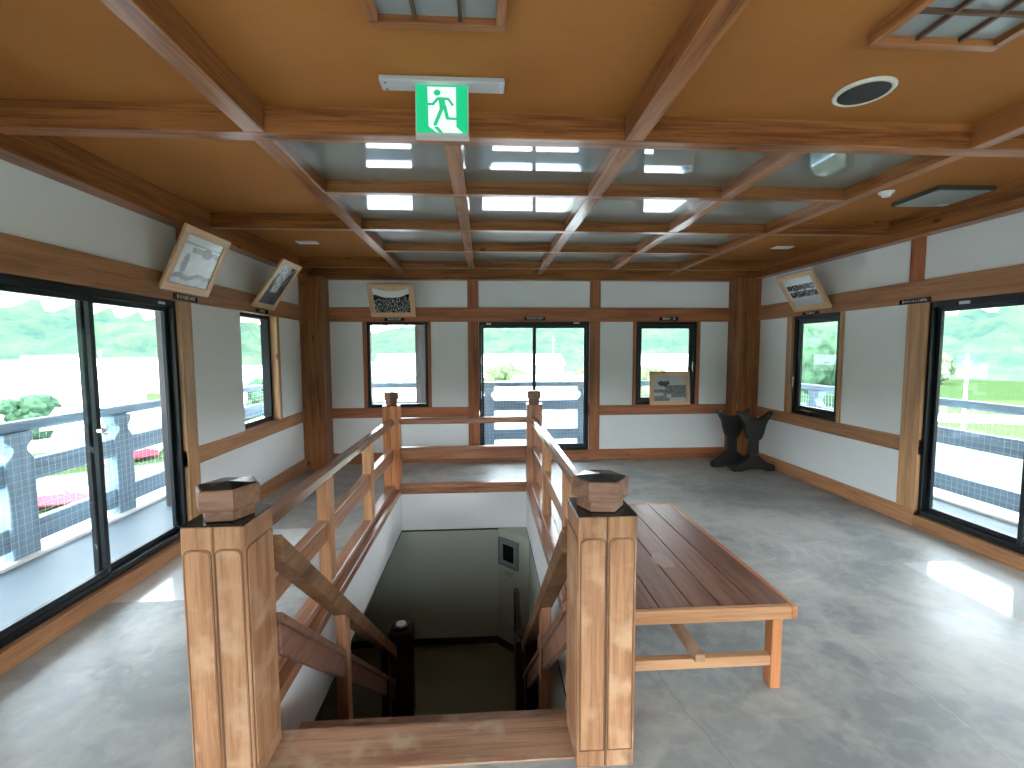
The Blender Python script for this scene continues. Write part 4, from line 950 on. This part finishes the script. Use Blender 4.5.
def car(x, y, rz, label, mat):
    t = root('car', (x, y, GZ), label, 'car', 'cars parked below the tower'); t.rotation_euler.z = rz
    bm = bmesh.new(); extr(bm, [(-2, .35), (2, .35), (2.05, .7), (1.9, .9), (1.1, 1.0), (.55, 1.45), (-1.2, 1.48), (-1.8, 1.0), (-2.05, .9)], lambda u, v, tt: (u, tt, v), -.82, .82, .08); link('body', bm, mat, t, local=True)
    bm = bmesh.new(); extr(bm, [(1.0, 1.02), (.52, 1.38), (-1.1, 1.40), (-1.6, 1.02)], lambda u, v, tt: (u, tt, v), -.83, .83); link('side_glass', bm, M_HG, t, local=True)
    for wx in (-1.25, 1.25):
        for wy in (-.75, .62):
            bm = bmesh.new(); cyl(bm, (wx, .32), .32, wy, wy + .16, 16, axis='Y'); link('wheel', bm, M_BLACK, t, local=True)
M_CAR = plain('red_paint', (.55, .03, .05), .3)
x, y = P2(62, 29); car(x, y, .5, 'red car parked below the left railing, nearer one', M_CAR)
x, y = P2(138, 41); car(x, y, .9, 'red car parked farther off beside the grey shed', M_CAR)
def field(x, y, w, d, rz, col, label_mat):
    t = root('lawn', (x, y, GZ + .02), kind='structure'); t.rotation_euler.z = rz
    bm = bmesh.new(); abox(bm, -w / 2, w / 2, -d / 2, d / 2, 0, .06); link('grass_surface', bm, plain(label_mat, col, .9, var=.25, scale=.8), t, local=True)
x, y = P2(62, 33); field(x, y, 20, 9, .6, (.024, .048, .015), 'lawn_green')
field(46, 27, 56, 34, -.3, (.032, .047, .019), 'meadow_green')
# concrete yard around the tower foot
yd = root('yard', (0, 0, GZ + .005), kind='structure'); bm = bmesh.new(); abox(bm, -26, 16, -20, 42, 0, .015); link('yard_slab', bm, plain('pale_concrete', (.40, .41, .40), .8), yd, local=True)
# road with guard rails to the right
rd = root('road', (80, 52, GZ), kind='structure'); rd.rotation_euler.z = -.35
box('carriageway', -60, 60, -4, 4, .02, .12, plain('pale_asphalt', (.50, .50, .50), .8), rd, 0, local=True)
t = root('guard_rail', (80, 52, GZ), 'white guard rail along the road seen through the right sliding door', 'guard rail'); t.rotation_euler.z = -.35
box('rail_beam', -42, 60, -4.4, -4.3, .9, 1.15, M_WHITE, t, 0, local=True); box('rail_beam', -42, 60, -4.4, -4.3, .45, .65, M_WHITE, t, 0, local=True)
for k in range(21): box('post', -42 + k * 5, -41.85 + k * 5, -4.3, -4.15, 0, 1.15, M_WHITE, t, 0, local=True)
def pole(x, y, h, label):
    t = root('utility_pole', (x, y, GZ), label, 'utility pole', 'concrete utility poles in the valley')
    bm = bmesh.new(); cyl(bm, (0, 0), .17, 0, h, 10, .10); link('shaft', bm, M_WHITE, t, local=True)
    box('crossarm', -.45, .45, -.05, .05, h - .8, h - .7, M_WHITE, t, 0, local=True)
for px, ds, h, lb in ((101, 60, 10.0, 'white utility pole behind the roofs through the left door, the thicker one'), (119, 95, 10, 'thin white utility pole nearest the veranda column through the left door'), (552, 120, 13, 'utility pole seen in the right pane of the middle door'), (996, 40, 9, 'utility pole by the road through the right sliding door')):
    x, y = P2(px, ds); pole(x, y, h, lb)
# trees
M_LEAF = [plain('leaf_mid', (.030, .060, .034), 1, var=.5, scale=2, spec=0), plain('leaf_pale', (.060, .085, .042), 1, var=.45, scale=2, spec=0)]
def tree(x, y, h, r, k, label):
    t = root('tree', (x, y, GZ), label, 'tree', 'broadleaf trees in the valley'); r *= 1.2
    bm = bmesh.new(); cyl(bm, (0, 0), .2, 0, h * .5, 8, .12); link('trunk', bm, W_OUTPOST['Z'], t, local=True)
    bm = bmesh.new()
    for q in range(16):
        f_ = random.random(); c = Vector((random.uniform(-r, r) * (.85 - .5 * f_), random.uniform(-r, r) * (.85 - .5 * f_), h * (.22 + .62 * f_))); rr = r * random.uniform(.26, .46)
        m4 = bmesh.ops.create_icosphere(bm, subdivisions=3, radius=rr)
        for v in m4['verts']: v.co = v.co * (1 + .35 * noise.noise(v.co * 2.2 + c) + .2 * noise.noise(v.co * 5 + c)) + c
    link('crown', bm, M_LEAF[k], t, True, local=True)
for px, ds, h, r, k, lb in ((50, 54, 4.5, 2.4, 0, 'green tree between the houses left of the left door meeting stile'), (505, 88, 6.5, 4, 1, 'pale green tree above the white building in the left pane of the middle door'), (580, 70, 6.5, 3, 1, 'pale green tree beside the railing post in the middle door'), (275, 60, 6, 3, 0, 'green tree at the right edge of the small left window'), (375, 110, 7, 4, 0, 'green tree above the roofs in the back left window'),
                            (808, 30, 11, 4.5, 0, 'tall leafy tree filling the small right window'), (835, 38, 11, 4.5, 1, 'pale tall tree at the right of the small right window'), (940, 120, 9, 6, 1, 'pale green tree beyond the road through the right sliding door'), (655, 60, 7.5, 3, 1, 'pale green tree left of centre in the back right window')):
    x, y = P2(px, ds); tree(x, y, h, r, k, lb)
